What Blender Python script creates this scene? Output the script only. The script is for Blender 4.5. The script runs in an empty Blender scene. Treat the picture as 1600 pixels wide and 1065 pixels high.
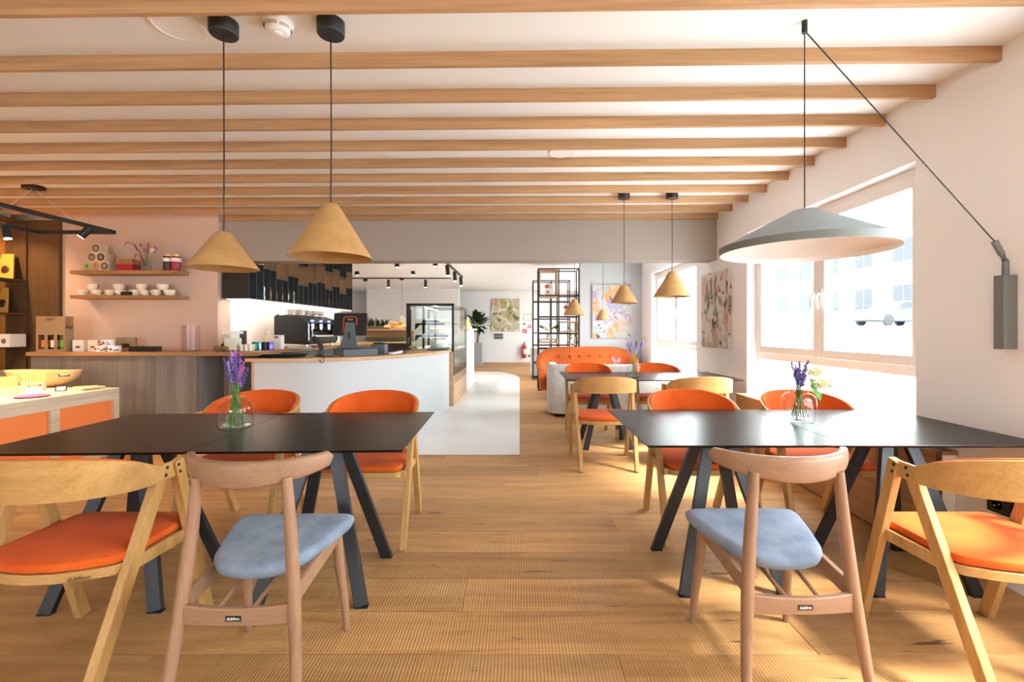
import bpy, math, random
from mathutils import Vector, Matrix
random.seed(7)
PI = math.pi
sc = bpy.context.scene
COL = sc.collection

# ---------------------------------------------------------------- camera
F = 711.1                                    # focal length in pixels of the 1600 px frame
CX, HZ, CH = 812.0, 515.0, 1.25              # vanishing point x, horizon y, camera height
cam = bpy.data.cameras.new('camera')
cam.sensor_width = 36.0
cam.lens = 36.0 * F / 1600.0
cam.shift_x = (800 - CX) / 1600.0
cam.shift_y = -(532.5 - HZ) / 1600.0
cam.clip_start = 0.05
camo = bpy.data.objects.new('camera', cam)
COL.objects.link(camo)
camo.location = (0, 0, CH)
camo.rotation_euler = (PI / 2, 0, 0)
sc.camera = camo

# ---------------------------------------------------------------- world, sun, exposure
W = bpy.data.worlds.new('world')
sc.world = W
W.use_nodes = True
bg = W.node_tree.nodes['Background']
bg.inputs[0].default_value = (0.85, 0.935, 1.0, 1)
bg.inputs[1].default_value = 9.0
sun = bpy.data.lights.new('sun', 'SUN')
sun.energy = 9.0
sun.angle = math.radians(14)
sun.color = (1.0, 0.96, 0.91)
suno = bpy.data.objects.new('sun', sun)
COL.objects.link(suno)
suno.location = (12, -8, 10)
_d = Vector((-0.72, 0.36, -0.95))
suno.rotation_euler = _d.to_track_quat('-Z', 'Y').to_euler()
sc.view_settings.view_transform = 'Standard'
sc.view_settings.look = 'None'
sc.view_settings.gamma = 1.0
sc.view_settings.use_curve_mapping = False
sc.view_settings.exposure = 1.43
try:
    sc.cycles.use_denoising = True
    sc.cycles.max_bounces = 10
    sc.cycles.diffuse_bounces = 6
    sc.cycles.transparent_max_bounces = 16
    sc.cycles.caustics_reflective = False
    sc.cycles.caustics_refractive = False
    sc.cycles.sample_clamp_indirect = 6.0
except Exception:
    pass

# ---------------------------------------------------------------- helpers
def at(px, py, Y):
    """point of the place that lies at depth Y behind a measured spot of the photograph"""
    return Vector(((px - CX) / F * Y, Y, CH + (HZ - py) / F * Y))

class MB:
    def __init__(s):
        s.v = []; s.f = []
    def add(s, vs, fs, T=None):
        n = len(s.v)
        for p in vs:
            p = Vector(p)
            s.v.append(tuple(T @ p if T else p))
        for f in fs:
            s.f.append(tuple(i + n for i in f))
        return s
    def box(s, x0, x1, y0, y1, z0, z1, T=None):
        vs = [(x0, y0, z0), (x1, y0, z0), (x1, y1, z0), (x0, y1, z0), (x0, y0, z1), (x1, y0, z1), (x1, y1, z1), (x0, y1, z1)]
        return s.add(vs, [(0, 3, 2, 1), (4, 5, 6, 7), (0, 1, 5, 4), (1, 2, 6, 5), (2, 3, 7, 6), (3, 0, 4, 7)], T)
    def bar(s, p0, p1, w, d, side=(1, 0, 0), w1=None, d1=None):
        """rectangular bar from p0 to p1, w across the side vector, d across the third axis"""
        p0 = Vector(p0); p1 = Vector(p1); a = (p1 - p0).normalized()
        u = Vector(side); u = (u - a * u.dot(a)).normalized(); t = a.cross(u)
        w1 = w if w1 is None else w1; d1 = d if d1 is None else d1
        vs = []
        for p, ww, dd in ((p0, w, d), (p1, w1, d1)):
            for i, j in ((-1, -1), (1, -1), (1, 1), (-1, 1)):
                vs.append(p + u * (i * ww / 2) + t * (j * dd / 2))
        return s.add(vs, [(0, 3, 2, 1), (4, 5, 6, 7), (0, 1, 5, 4), (1, 2, 6, 5), (2, 3, 7, 6), (3, 0, 4, 7)])
    def tube(s, pts, r, n=8, flat=1.0, ref=(0, 0, 1)):
        pts = [Vector(p) for p in pts]; k = len(pts)
        rs = r if isinstance(r, (list, tuple)) else [r] * k
        vs = []; fs = []
        for i, p in enumerate(pts):
            a = (pts[min(i + 1, k - 1)] - pts[max(i - 1, 0)]).normalized()
            rf = Vector(ref)
            if abs(a.dot(rf)) > 0.97: rf = Vector((0, 1, 0)) if abs(a.y) < 0.9 else Vector((1, 0, 0))
            u = a.cross(rf).normalized(); w = a.cross(u)
            for j in range(n):
                q = 2 * PI * j / n
                vs.append(p + u * (math.cos(q) * rs[i]) + w * (math.sin(q) * rs[i] * flat))
        for i in range(k - 1):
            for j in range(n):
                a0 = i * n + j; a1 = i * n + (j + 1) % n
                fs.append((a0, a0 + n, a1 + n, a1))
        fs.append(tuple(range(n))); fs.append(tuple(reversed(range((k - 1) * n, k * n))))
        return s.add(vs, fs)
    def lathe(s, prof, n=24, c=(0, 0, 0), T=None, sq=None, cap=True):
        """prof: list of (r, z); sq: superellipse exponent for rounded-square sections"""
        vs = []; fs = []; k = len(prof)
        for r, z in prof:
            for j in range(n):
                q = 2 * PI * j / n
                m = 1.0
                if sq: m = 1.0 / (abs(math.cos(q)) ** sq + abs(math.sin(q)) ** sq) ** (1.0 / sq)
                vs.append((c[0] + r * m * math.cos(q), c[1] + r * m * math.sin(q), c[2] + z))
        for i in range(k - 1):
            for j in range(n):
                a0 = i * n + j; a1 = i * n + (j + 1) % n
                fs.append((a0, a1, a1 + n, a0 + n))
        if cap and prof[0][0] > 1e-6: fs.append(tuple(reversed(range(n))))
        if cap and prof[-1][0] > 1e-6: fs.append(tuple(range((k - 1) * n, k * n)))
        return s.add(vs, fs, T)
    def ball(s, c, r, n=8, m=5, T=None):
        rx, ry, rz = r if isinstance(r, (tuple, list)) else (r, r, r)
        vs = [(c[0], c[1], c[2] - rz)]; fs = []
        for i in range(1, m):
            ph = -PI / 2 + PI * i / m
            for j in range(n):
                q = 2 * PI * j / n
                vs.append((c[0] + rx * math.cos(ph) * math.cos(q), c[1] + ry * math.cos(ph) * math.sin(q), c[2] + rz * math.sin(ph)))
        vs.append((c[0], c[1], c[2] + rz)); e = len(vs) - 1
        for j in range(n):
            fs.append((0, 1 + (j + 1) % n, 1 + j))
            fs.append((e, e - n + j, e - n + (j + 1) % n))
        for i in range(m - 2):
            for j in range(n):
                a0 = 1 + i * n + j; a1 = 1 + i * n + (j + 1) % n
                fs.append((a0, a1, a1 + n, a0 + n))
        return s.add(vs, fs, T)
    def prism(s, poly, z0, z1, T=None):
        n = len(poly)
        vs = [(x, y, z0) for x, y in poly] + [(x, y, z1) for x, y in poly]
        fs = [tuple(reversed(range(n))), tuple(range(n, 2 * n))]
        fs += [(i, (i + 1) % n, n + (i + 1) % n, n + i) for i in range(n)]
        return s.add(vs, fs, T)
    def grid(s, rows, close=False):
        """rows: list of equally long point lists"""
        n = len(rows[0]); vs = [p for r in rows for p in r]; fs = []
        for i in range(len(rows) - 1):
            for j in range(n if close else n - 1):
                a0 = i * n + j; a1 = i * n + (j + 1) % n
                fs.append((a0, a1, a1 + n, a0 + n))
        return s.add(vs, fs)
    def leaf(s, base, tip, w, up=(0, 0, 1), bend=0.15):
        b = Vector(base); t = Vector(tip); a = t - b
        sd = a.cross(Vector(up))
        if sd.length < 1e-6: sd = Vector((1, 0, 0))
        sd.normalize(); nm = sd.cross(a).normalized() * a.length * bend
        rows = []
        for k, ww in ((0, .12), (.3, .85), (.6, 1.0), (.85, .55), (1, .04)):
            p = b + a * k + nm * math.sin(PI * k)
            rows.append([p - sd * w * ww / 2 - nm * .0, p - nm * .25 * ww, p + sd * w * ww / 2])
        return s.grid(rows)
    def mesh(s, name):
        me = bpy.data.meshes.new(name)
        me.from_pydata(s.v, [], s.f); me.update()
        return me
    def obj(s, name, mat, parent=None, smooth=False, bevel=0.0, sub=0, seg=2, solid=0.0, loc=None, rot=None):
        me = s.mesh(name)
        me.materials.append(mat)
        if smooth:
            me.polygons.foreach_set('use_smooth', [True] * len(me.polygons))
        o = bpy.data.objects.new(name, me)
        COL.objects.link(o)
        if parent: o.parent = parent
        if loc is not None: o.location = loc
        if rot is not None: o.rotation_euler = rot
        if solid:
            m = o.modifiers.new('solid', 'SOLIDIFY'); m.thickness = solid; m.offset = 0
        if sub:
            m = o.modifiers.new('sub', 'SUBSURF'); m.levels = sub; m.render_levels = sub
        if bevel:
            m = o.modifiers.new('bevel', 'BEVEL'); m.width = bevel; m.segments = seg; m.limit_method = 'ANGLE'; m.angle_limit = math.radians(40)
            m.harden_normals = False
        if smooth and not sub:
            try: me.set_sharp_from_angle(angle=math.radians(42))
            except Exception: pass
        return o

def empty(name, loc=(0, 0, 0), rz=0.0):
    o = bpy.data.objects.new(name, None)
    COL.objects.link(o)
    o.empty_display_size = 0.1
    o.location = loc
    o.rotation_euler = (0, 0, rz)
    return o
def tag(o, label=None, cat=None, group=None, kind=None):
    if label: o['label'] = label
    if cat: o['category'] = cat
    if group: o['group'] = group
    if kind: o['kind'] = kind
    return o
def thing(name, label, cat, loc=(0, 0, 0), rz=0.0, group=None):
    return tag(empty(name, loc, rz), label, cat, group)
def struct(o, label=None):
    o['kind'] = 'structure'
    if label: o['label'] = label
    return o
def copy_tree(o, parent=None):
    c = o.copy()
    COL.objects.link(c)
    c.parent = parent
    for ch in list(o.children):
        copy_tree(ch, c)
    return c
def place(proto, first, loc, rz, label, group=None):
    o = proto if first else copy_tree(proto)
    o.location = loc; o.rotation_euler = (0, 0, rz)
    o['label'] = label
    if group: o['group'] = group
    return o
def text(name, body, size, mat, parent, M4, depth=0.0005):
    cu = bpy.data.curves.new(name, 'FONT')
    cu.body = body; cu.size = size; cu.extrude = depth; cu.align_x = 'CENTER'; cu.align_y = 'CENTER'
    t = bpy.data.objects.new(name + '_tmp', cu)
    me = bpy.data.meshes.new_from_object(t)
    bpy.data.objects.remove(t); bpy.data.curves.remove(cu)
    me.materials.clear(); me.materials.append(mat)
    me.transform(M4)
    o = bpy.data.objects.new(name, me)
    COL.objects.link(o)
    if parent: o.parent = parent
    return o

# ---------------------------------------------------------------- materials
def mat(name, col, rough=0.5, metal=0.0, spec=0.5, trans=0.0, ior=1.45, emit=None, es=0.0, sheen=0.0):
    m = bpy.data.materials.new(name); m.use_nodes = True
    b = m.node_tree.nodes['Principled BSDF']
    b.inputs['Base Color'].default_value = (*col, 1)
    b.inputs['Roughness'].default_value = rough
    b.inputs['Metallic'].default_value = metal
    b.inputs['Specular IOR Level'].default_value = spec
    b.inputs['Transmission Weight'].default_value = trans
    b.inputs['IOR'].default_value = ior
    b.inputs['Sheen Weight'].default_value = sheen
    if emit:
        b.inputs['Emission Color'].default_value = (*emit, 1)
        b.inputs['Emission Strength'].default_value = es
    return m
def N(m, t, **kw):
    n = m.node_tree.nodes.new(t)
    for k, v in kw.items(): setattr(n, k, v)
    return n
def L(m, a, b):
    m.node_tree.links.new(a, b)
def ramp(m, fac, stops):
    r = N(m, 'ShaderNodeValToRGB')
    e = r.color_ramp.elements
    while len(e) < len(stops): e.new(0.5)
    for el, (p, c) in zip(e, stops):
        el.position = p; el.color = (*c, 1)
    L(m, fac, r.inputs[0])
    return r.outputs[0]
def coords(m, scale=(1, 1, 1), rnd=True, rot=(0, 0, 0)):
    tc = N(m, 'ShaderNodeTexCoord'); mp = N(m, 'ShaderNodeMapping')
    mp.inputs['Scale'].default_value = scale
    mp.inputs['Rotation'].default_value = rot
    src = tc.outputs['Object']
    if rnd:
        oi = N(m, 'ShaderNodeObjectInfo')
        ml = N(m, 'ShaderNodeVectorMath', operation='SCALE'); ml.inputs[0].default_value = (13.1, 7.7, 5.3)
        L(m, oi.outputs['Random'], ml.inputs['Scale'])
        ad = N(m, 'ShaderNodeVectorMath', operation='ADD')
        L(m, src, ad.inputs[0]); L(m, ml.outputs[0], ad.inputs[1]); src = ad.outputs[0]
    L(m, src, mp.inputs[0])
    return mp.outputs[0]
def noise(m, vec, scale=5, detail=4, rough=0.55, dist=0.0):
    n = N(m, 'ShaderNodeTexNoise')
    n.inputs['Scale'].default_value = scale; n.inputs['Detail'].default_value = detail
    n.inputs['Roughness'].default_value = rough; n.inputs['Distortion'].default_value = dist
    L(m, vec, n.inputs['Vector'])
    return n.outputs['Fac']
def bump(m, h, strength=0.2, dist=0.002):
    b = N(m, 'ShaderNodeBump')
    b.inputs['Strength'].default_value = strength; b.inputs['Distance'].default_value = dist
    L(m, h, b.inputs['Height'])
    L(m, b.outputs[0], m.node_tree.nodes['Principled BSDF'].inputs['Normal'])
def base(m, out):
    L(m, out, m.node_tree.nodes['Principled BSDF'].inputs['Base Color'])
def mixc(m, fac, a, b, mode='MIX'):
    x = N(m, 'ShaderNodeMix', data_type='RGBA', blend_type=mode)
    for s_, v in ((0, fac), (6, a), (7, b)):
        if isinstance(v, (int, float)): x.inputs[s_].default_value = v
        elif isinstance(v, tuple): x.inputs[s_].default_value = (*v, 1)
        else: L(m, v, x.inputs[s_])
    return x.outputs[2]
def wood(name, dark, light, axis=0, fine=90.0, rough=0.5, streak=9.0, rnd=True, spec=0.35, deep=0.0, rot=(0, 0, 0)):
    m = mat(name, light, rough, spec=spec)
    sc_ = [1.0, 1.0, 1.0]; sc_[axis] = 0.035
    v = coords(m, tuple(sc_), rnd, rot)
    a = noise(m, v, streak, 5, 0.6, 1.2)
    b = noise(m, v, fine, 3, 0.6)
    mid = tuple((p + q) / 2 for p, q in zip(dark, light))
    c1 = ramp(m, a, [(0.3, dark), (0.5, mid), (0.68, light)])
    c2 = ramp(m, b, [(0.35, tuple(x * .72 for x in mid)), (0.6, light)])
    out = mixc(m, 0.35, c1, c2)
    if deep:
        v2 = coords(m, tuple(x * 2 for x in sc_), rnd)
        k = noise(m, v2, streak * .6, 6, 0.7, 2.0)
        kk = ramp(m, k, [(0.62, (0, 0, 0)), (0.72, (1, 1, 1))])
        out = mixc(m, kk, out, tuple(x * .45 for x in dark))
    base(m, out)
    bump(m, b, 0.12, 0.001)
    return m
def fabric(name, dark, light, scale=420.0, rough=0.95, mott=6.0, sheen=0.04):
    m = mat(name, light, rough, spec=0.15, sheen=sheen)
    v = coords(m)
    a = noise(m, v, mott, 3); b = noise(m, v, scale, 2)
    c = mixc(m, 0.5, ramp(m, a, [(0.35, dark), (0.65, light)]), ramp(m, b, [(0.3, dark), (0.7, light)]))
    base(m, c); bump(m, b, 0.25, 0.0008)
    return m
def paint(name, col, rough=0.85):
    m = mat(name, col, rough, spec=0.2)
    v = coords(m, rnd=False)
    a = noise(m, v, 180, 3); bump(m, a, 0.05, 0.001)
    b = noise(m, v, .7, 2)
    base(m, ramp(m, b, [(0.3, tuple(x * .98 for x in col)), (0.7, col)]))
    return m

M = {}
M['wall'] = paint('wall_paint', (0.86, 0.85, 0.84))
M['pinkwall'] = paint('blush_wall_tone', (0.63, 0.47, 0.385))  # pinker and darker than the off-white walls
M['white'] = paint('white_paint', (0.84, 0.83, 0.82))
M['ceil'] = paint('ceiling_paint', (0.80, 0.82, 0.835))
M['soffit'] = paint('grey_beige_paint', (0.375, 0.325, 0.285))
M['backwall'] = paint('pale_grey_paint', (0.82, 0.83, 0.835))
M['alcove'] = paint('alcove_grey_paint', (0.44, 0.445, 0.45))
M['beam'] = wood('beam_oak', (0.31, 0.165, 0.075), (0.55, 0.325, 0.165), 0, 70, 0.6, 7, deep=.3)
M['oak'] = wood('oak', (0.34, 0.18, 0.055), (0.54, 0.31, 0.11), 2, 160, 0.45, 14)
M['oakx'] = wood('oak_band', (0.34, 0.18, 0.055), (0.54, 0.31, 0.11), 0, 160, 0.45, 14)
M['beech'] = wood('beech', (0.235, 0.125, 0.07), (0.335, 0.19, 0.115), 2, 200, 0.45, 10)
M['beechx'] = wood('beech_rail', (0.235, 0.125, 0.07), (0.335, 0.19, 0.115), 0, 200, 0.45, 10)
M['counter'] = wood('counter_oak', (0.46, 0.26, 0.13), (0.66, 0.42, 0.23), 0, 120, 0.4, 8)
M['shelfwood'] = wood('shelf_oak', (0.25, 0.125, 0.045), (0.40, 0.215, 0.085), 0, 100, 0.5, 8)
M['pillar'] = wood('pillar_oak', (0.065, 0.034, 0.014), (0.13, 0.07, 0.03), 2, 60, 0.6, 5, deep=.3)
M['palewood'] = wood('pale_oak', (0.52, 0.41, 0.29), (0.68, 0.56, 0.42), 1, 90, 0.5, 7)
M['benchwood'] = wood('bench_oak', (0.32, 0.17, 0.08), (0.50, 0.29, 0.15), 1, 90, 0.5, 7)
M['greypanel'] = wood('grey_laminate', (0.115, 0.10, 0.09), (0.215, 0.185, 0.165), 2, 60, 0.6, 6)
M['lampwood'] = wood('lamp_veneer', (0.34, 0.18, 0.06), (0.475, 0.275, 0.105), 0, 170, 0.5, 16, rnd=False, rot=(0, .95, 0))
M['orange'] = fabric('orange_wool', (0.52, 0.072, 0.008), (0.67, 0.115, 0.017))
M['sofa'] = fabric('orange_velvet', (0.37, 0.072, 0.012), (0.52, 0.115, 0.025), 300, .8, 5, .08)
M['blue'] = fabric('blue_grey_velvet', (0.115, 0.15, 0.215), (0.275, 0.325, 0.415), 500, .85, 9, .10)
M['greyfab'] = fabric('pale_grey_boucle', (0.52, 0.50, 0.48), (0.72, 0.70, 0.68), 200, .95, 20)
M['orangepanel'] = mat('orange_laminate', (0.86, 0.23, 0.055), 0.5)
M['table'] = mat('table_laminate', (0.006, 0.004, 0.003), 0.30, spec=0.2)
M['tedge'] = mat('table_edge', (0.03, 0.03, 0.032), 0.3)
M['steel'] = mat('black_steel', (0.012, 0.014, 0.018), 0.42, metal=0.0, spec=0.6)
M['black'] = mat('black_plastic', (0.012, 0.012, 0.013), 0.45)
M['blackmetal'] = mat('black_metal', (0.02, 0.02, 0.021), 0.4, metal=0.3)
M['darkgrey'] = mat('dark_grey', (0.10, 0.115, 0.125), 0.55)
M['lampgrey'] = mat('lamp_grey', (0.25, 0.29, 0.30), 0.6)
M['lampgreyd'] = mat('bracket_grey', (0.15, 0.165, 0.155), 0.55)
M['lampwhite'] = mat('lamp_white', (0.85, 0.83, 0.81), 0.7)
M['pvc'] = mat('white_pvc', (0.82, 0.78, 0.75), 0.4)
M['whitegloss'] = mat('white_gloss', (0.82, 0.81, 0.79), 0.25)
M['whitepl'] = mat('white_plastic', (0.8, 0.79, 0.77), 0.4)
M['barwhite'] = paint('bar_front_paint', (0.56, 0.58, 0.60), 0.5)
M['chrome'] = mat('chrome', (0.75, 0.75, 0.76), 0.18, metal=1.0)
M['gold'] = mat('gold_lid', (0.7, 0.48, 0.2), 0.3, metal=1.0)
M['ceramic'] = mat('cream_ceramic', (0.80, 0.72, 0.60), 0.3)
M['card'] = mat('kraft_card', (0.30, 0.20, 0.115), 0.8)
M['cardlt'] = mat('light_card', (0.58, 0.46, 0.32), 0.8)
M['red'] = mat('red_paint', (0.62, 0.03, 0.03), 0.35)
M['redsign'] = mat('red_sign', (0.68, 0.04, 0.07), 0.5)
M['green'] = mat('leaf_green', (0.05, 0.14, 0.025), 0.5)
M['green2'] = mat('leaf_bright', (0.12, 0.30, 0.04), 0.5)
M['dgreen'] = mat('leaf_dark', (0.015, 0.05, 0.012), 0.4)
M['stem'] = mat('stem_green', (0.13, 0.24, 0.05), 0.6)
M['drystem'] = mat('dry_stem', (0.42, 0.36, 0.22), 0.7)
M['purple'] = mat('lavender_purple', (0.11, 0.055, 0.26), 0.7)
M['lilac'] = mat('lavender_lilac', (0.33, 0.22, 0.58), 0.7)
M['pinkfl'] = mat('pink_flower', (0.42, 0.09, 0.28), 0.7)
M['cream'] = mat('cream_petal', (0.88, 0.82, 0.58), 0.7)
M['soil'] = mat('trunk_brown', (0.22, 0.12, 0.06), 0.8)
M['bread'] = mat('bread_crust', (0.72, 0.30, 0.05), 0.6)
M['breadl'] = mat('bread_light', (0.85, 0.55, 0.20), 0.6)
M['choc'] = mat('dark_preserve', (0.05, 0.02, 0.012), 0.3)
M['berry'] = mat('berry_preserve', (0.33, 0.015, 0.03), 0.3)
M['concrete'] = mat('planter_grey', (0.36, 0.37, 0.39), 0.7)
M['screen'] = mat('blue_display', (0.02, 0.02, 0.1), 0.3, emit=(0.15, 0.2, 1.0), es=1.2)
M['led'] = mat('warm_led', (1, 0.9, 0.75), 0.5, emit=(1.0, 0.72, 0.45), es=14.0)
M['ledstrip'] = mat('warm_led_strip', (1, 0.9, 0.8), 0.5, emit=(1.0, 0.80, 0.62), es=2.2)
M['lens'] = mat('lit_lens', (1, 0.95, 0.85), 0.5, emit=(1.0, 0.82, 0.58), es=30.0)
M['tanbox'] = mat('tan_back_panel', (0.24, 0.14, 0.075), 0.7)
M['blacktray'] = mat('tray_black', (0.015, 0.016, 0.018), 0.5)
M['wicker'] = wood('wicker', (0.58, 0.36, 0.15), (0.78, 0.56, 0.28), 0, 120, 0.6, 30)
M['kerb'] = mat('outside_paving', (0.55, 0.55, 0.54), 0.8)
M['facade'] = mat('cream_facade', (0.72, 0.66, 0.55), 0.8)
M['facadew'] = mat('white_facade', (0.8, 0.8, 0.8), 0.8)
M['carpaint'] = mat('silver_car_paint', (0.07, 0.075, 0.08), 0.9, spec=0)
M['darkglass'] = mat('dark_glass', (0.05, 0.052, 0.055), 0.9, spec=0)
M['tyre'] = mat('tyre_rubber', (0.04, 0.04, 0.04), 0.8, spec=0)

def thin_glass(name, tint=(0.95, 0.97, 0.97), ior=1.35, rough=0.02):
    m = bpy.data.materials.new(name); m.use_nodes = True
    nt = m.node_tree; nt.nodes.clear()
    o = nt.nodes.new('ShaderNodeOutputMaterial'); mx = nt.nodes.new('ShaderNodeMixShader')
    t = nt.nodes.new('ShaderNodeBsdfTransparent'); g = nt.nodes.new('ShaderNodeBsdfGlossy')
    fr = nt.nodes.new('ShaderNodeFresnel'); fr.inputs[0].default_value = ior
    t.inputs[0].default_value = (*tint, 1); g.inputs['Roughness'].default_value = rough
    ge = nt.nodes.new('ShaderNodeNewGeometry'); iv = nt.nodes.new('ShaderNodeMath'); iv.operation = 'SUBTRACT'; iv.inputs[0].default_value = 1.0
    mu = nt.nodes.new('ShaderNodeMath'); mu.operation = 'MULTIPLY'
    nt.links.new(ge.outputs['Backfacing'], iv.inputs[1]); nt.links.new(fr.outputs[0], mu.inputs[0]); nt.links.new(iv.outputs[0], mu.inputs[1])
    nt.links.new(mu.outputs[0], mx.inputs[0]); nt.links.new(t.outputs[0], mx.inputs[1]); nt.links.new(g.outputs[0], mx.inputs[2])
    nt.links.new(mx.outputs[0], o.inputs[0])
    return m
M['pane'] = thin_glass('window_glass')
M['vase'] = thin_glass('vase_glass', (0.94, 0.965, 0.96), 1.5)
M['caseglass'] = thin_glass('case_glass', (0.90, 0.95, 0.93))
M['purpleglass'] = thin_glass('ribbed_glass', (0.93, 0.87, 0.88), rough=.1)

# floor plank: sawn ribs across the board, grain along it, cracks and knots
m = mat('plank_oak', (0.45, 0.26, 0.12), 0.5, spec=0.4)
v = coords(m, (0.10, 1.0, 1.0)); g1 = noise(m, v, 9, 6, 0.62, 1.4)
v0 = coords(m, (1, 1, 1)); kn = noise(m, v0, 2.0, 3, 0.5)
col = ramp(m, g1, [(0.28, (0.35, 0.165, 0.052)), (0.5, (0.49, 0.26, 0.095)), (0.72, (0.59, 0.34, 0.14))])
oi = N(m, 'ShaderNodeObjectInfo')
tone = ramp(m, oi.outputs['Random'], [(0.0, (0.78, 0.76, 0.72)), (0.5, (1, 1, 1)), (1.0, (1.12, 1.08, 1.02))])
col = mixc(m, 1.0, col, tone, 'MULTIPLY')
vc = coords(m, (0.9, 9.0, 1.0)); ck = noise(m, vc, 2.6, 4, 0.55, 0.4)
ckm = ramp(m, ck, [(0.685, (0, 0, 0)), (0.715, (1, 1, 1))])
col = mixc(m, ckm, col, (0.07, 0.035, 0.018))
wv = N(m, 'ShaderNodeTexWave', wave_type='BANDS', bands_direction='X')
wv.inputs['Scale'].default_value = 24.0; wv.inputs['Distortion'].default_value = 0.9; wv.inputs['Detail'].default_value = 2.0
wv.inputs['Detail Scale'].default_value = 0.15
L(m, coords(m, (1, 1, 1)), wv.inputs['Vector'])
amt = ramp(m, kn, [(0.3, (0.25, 0.25, 0.25)), (0.7, (0.5, 0.5, 0.5))])
rib = ramp(m, wv.outputs['Fac'], [(0.0, (1, 1, 1)), (0.42, (0, 0, 0))])
ribm = mixc(m, 1.0, rib, amt, 'MULTIPLY')
col = mixc(m, ribm, col, (0.21, 0.10, 0.04))
base(m, col); bump(m, wv.outputs['Fac'], 0.6, 0.002)
M['plank'] = m
# pale floor tile
m = mat('pale_tile', (0.62, 0.60, 0.58), 0.32, spec=0.5)
v = coords(m); a = noise(m, v, 1.2, 4)
base(m, ramp(m, a, [(0.3, (0.68, 0.68, 0.68)), (0.7, (0.76, 0.76, 0.76))]))
M['tile'] = m
# abstract canvases
def canvas(name, ground, spots, sc1=(1, 1, 1)):
    m = mat(name, ground, 0.7)
    out = None
    for i, (c, s_, lo, hi, st) in enumerate(spots):
        v = coords(m, st, False)
        ad = N(m, 'ShaderNodeVectorMath', operation='ADD'); L(m, v, ad.inputs[0]); ad.inputs[1].default_value = (i * 3.7, i * 1.9, i * 2.3)
        n = noise(m, ad.outputs[0], s_, 5, 0.6, 0.6)
        k = ramp(m, n, [(lo, (0, 0, 0)), (hi, (1, 1, 1))])
        out = mixc(m, k, out if out is not None else ground, c)
    base(m, out)
    return m
M['art_right'] = canvas('splatter_canvas', (0.62, 0.55, 0.48), [((0.50, 0.27, 0.15), 2.4, .52, .64, (1, 1.4, .8)), ((0.22, 0.21, 0.15), 5, .55, .60, (1, 1.8, .6)), ((0.16, 0.30, 0.24), 4, .62, .67, (1, 1, 1)), ((0.55, 0.14, 0.06), 8, .62, .66, (1, 1, 1)), ((0.03, 0.03, 0.03), 14, .60, .63, (1, 1.3, .9)), ((0.025, 0.025, 0.03), 4, .62, .64, (1, 1.6, .7))])
M['art_sofa'] = canvas('pale_canvas', (0.42, 0.40, 0.40), [((0.50, 0.27, 0.09), 2.2, .48, .60, (1, 1, .8)), ((0.30, 0.40, 0.40), 3.5, .52, .60, (1, 1, 1)), ((0.30, 0.25, 0.40), 4.5, .54, .62, (1, 1, 1)), ((0.50, 0.16, 0.10), 8, .60, .65, (1, 1, 1)), ((0.04, 0.04, 0.06), 11, .62, .65, (1, 1, 1))])
M['art_far'] = canvas('green_ochre_canvas', (0.50, 0.46, 0.34), [((0.34, 0.36, 0.09), 2.2, .48, .60, (1, 1, 1)), ((0.52, 0.29, 0.15), 2.6, .52, .62, (1, 1, 1)), ((0.70, 0.66, 0.55), 5, .50, .58, (1, 1, 1)), ((0.13, 0.16, 0.07), 3.4, .58, .64, (1, 1, 1)), ((0.16, 0.07, 0.04), 5, .62, .66, (1, 1, 1))])
# ================================================================ THE SETTING
XW, XL, YB, YF, ZC = 2.367, -6.15, -4.0, 16.6, 2.644
TILT = 0.0169                                 # the cross beams run a degree off square
WINS = [(2.72, 4.74), (6.10, 8.17), (10.2, 12.2), (13.6, 15.6), (-.25, 1.85), (-3.0, -.95)]  # the far-room pair is unseen, added to light the back zone
WZ0, WZ1 = 0.60, 2.26
floor = struct(MB().box(XL - .3, XW + .3, YB - .3, YF + .3, -0.12, -0.012).obj('floor', M['plank']), 'sawn oak plank floor')
# planks, each its own board
PW = 0.268
def dmax(x):
    if x > 0: return 0
    if x < -1.1: return 13.7
    return 11.9 + 1.8 * math.sqrt(max(0, 1 - ((x + 1.1) / 1.1) ** 2))
def plank(x0, x1, y0, y1):
    if x1 - x0 < 0.02 or y1 - y0 < 0.02: return
    g = 0.0009
    hx, hy = (x1 - x0) / 2 - g, (y1 - y0) / 2 - g
    b = 0.0012
    vs = [(-hx, -hy, -.012), (hx, -hy, -.012), (hx, hy, -.012), (-hx, hy, -.012), (-hx, -hy, -b), (hx, -hy, -b), (hx, hy, -b), (-hx, hy, -b),
          (-hx + b, -hy + b, 0), (hx - b, -hy + b, 0), (hx - b, hy - b, 0), (-hx + b, hy - b, 0)]
    fs = [(0, 1, 5, 4), (1, 2, 6, 5), (2, 3, 7, 6), (3, 0, 4, 7), (4, 5, 9, 8), (5, 6, 10, 9), (6, 7, 11, 10), (7, 4, 8, 11), (8, 9, 10, 11)]
    MB().add(vs, fs).obj('plank', M['plank'], floor, loc=((x0 + x1) / 2, (y0 + y1) / 2, 0))
TX0, TY0 = -3.4, 4.56
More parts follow.
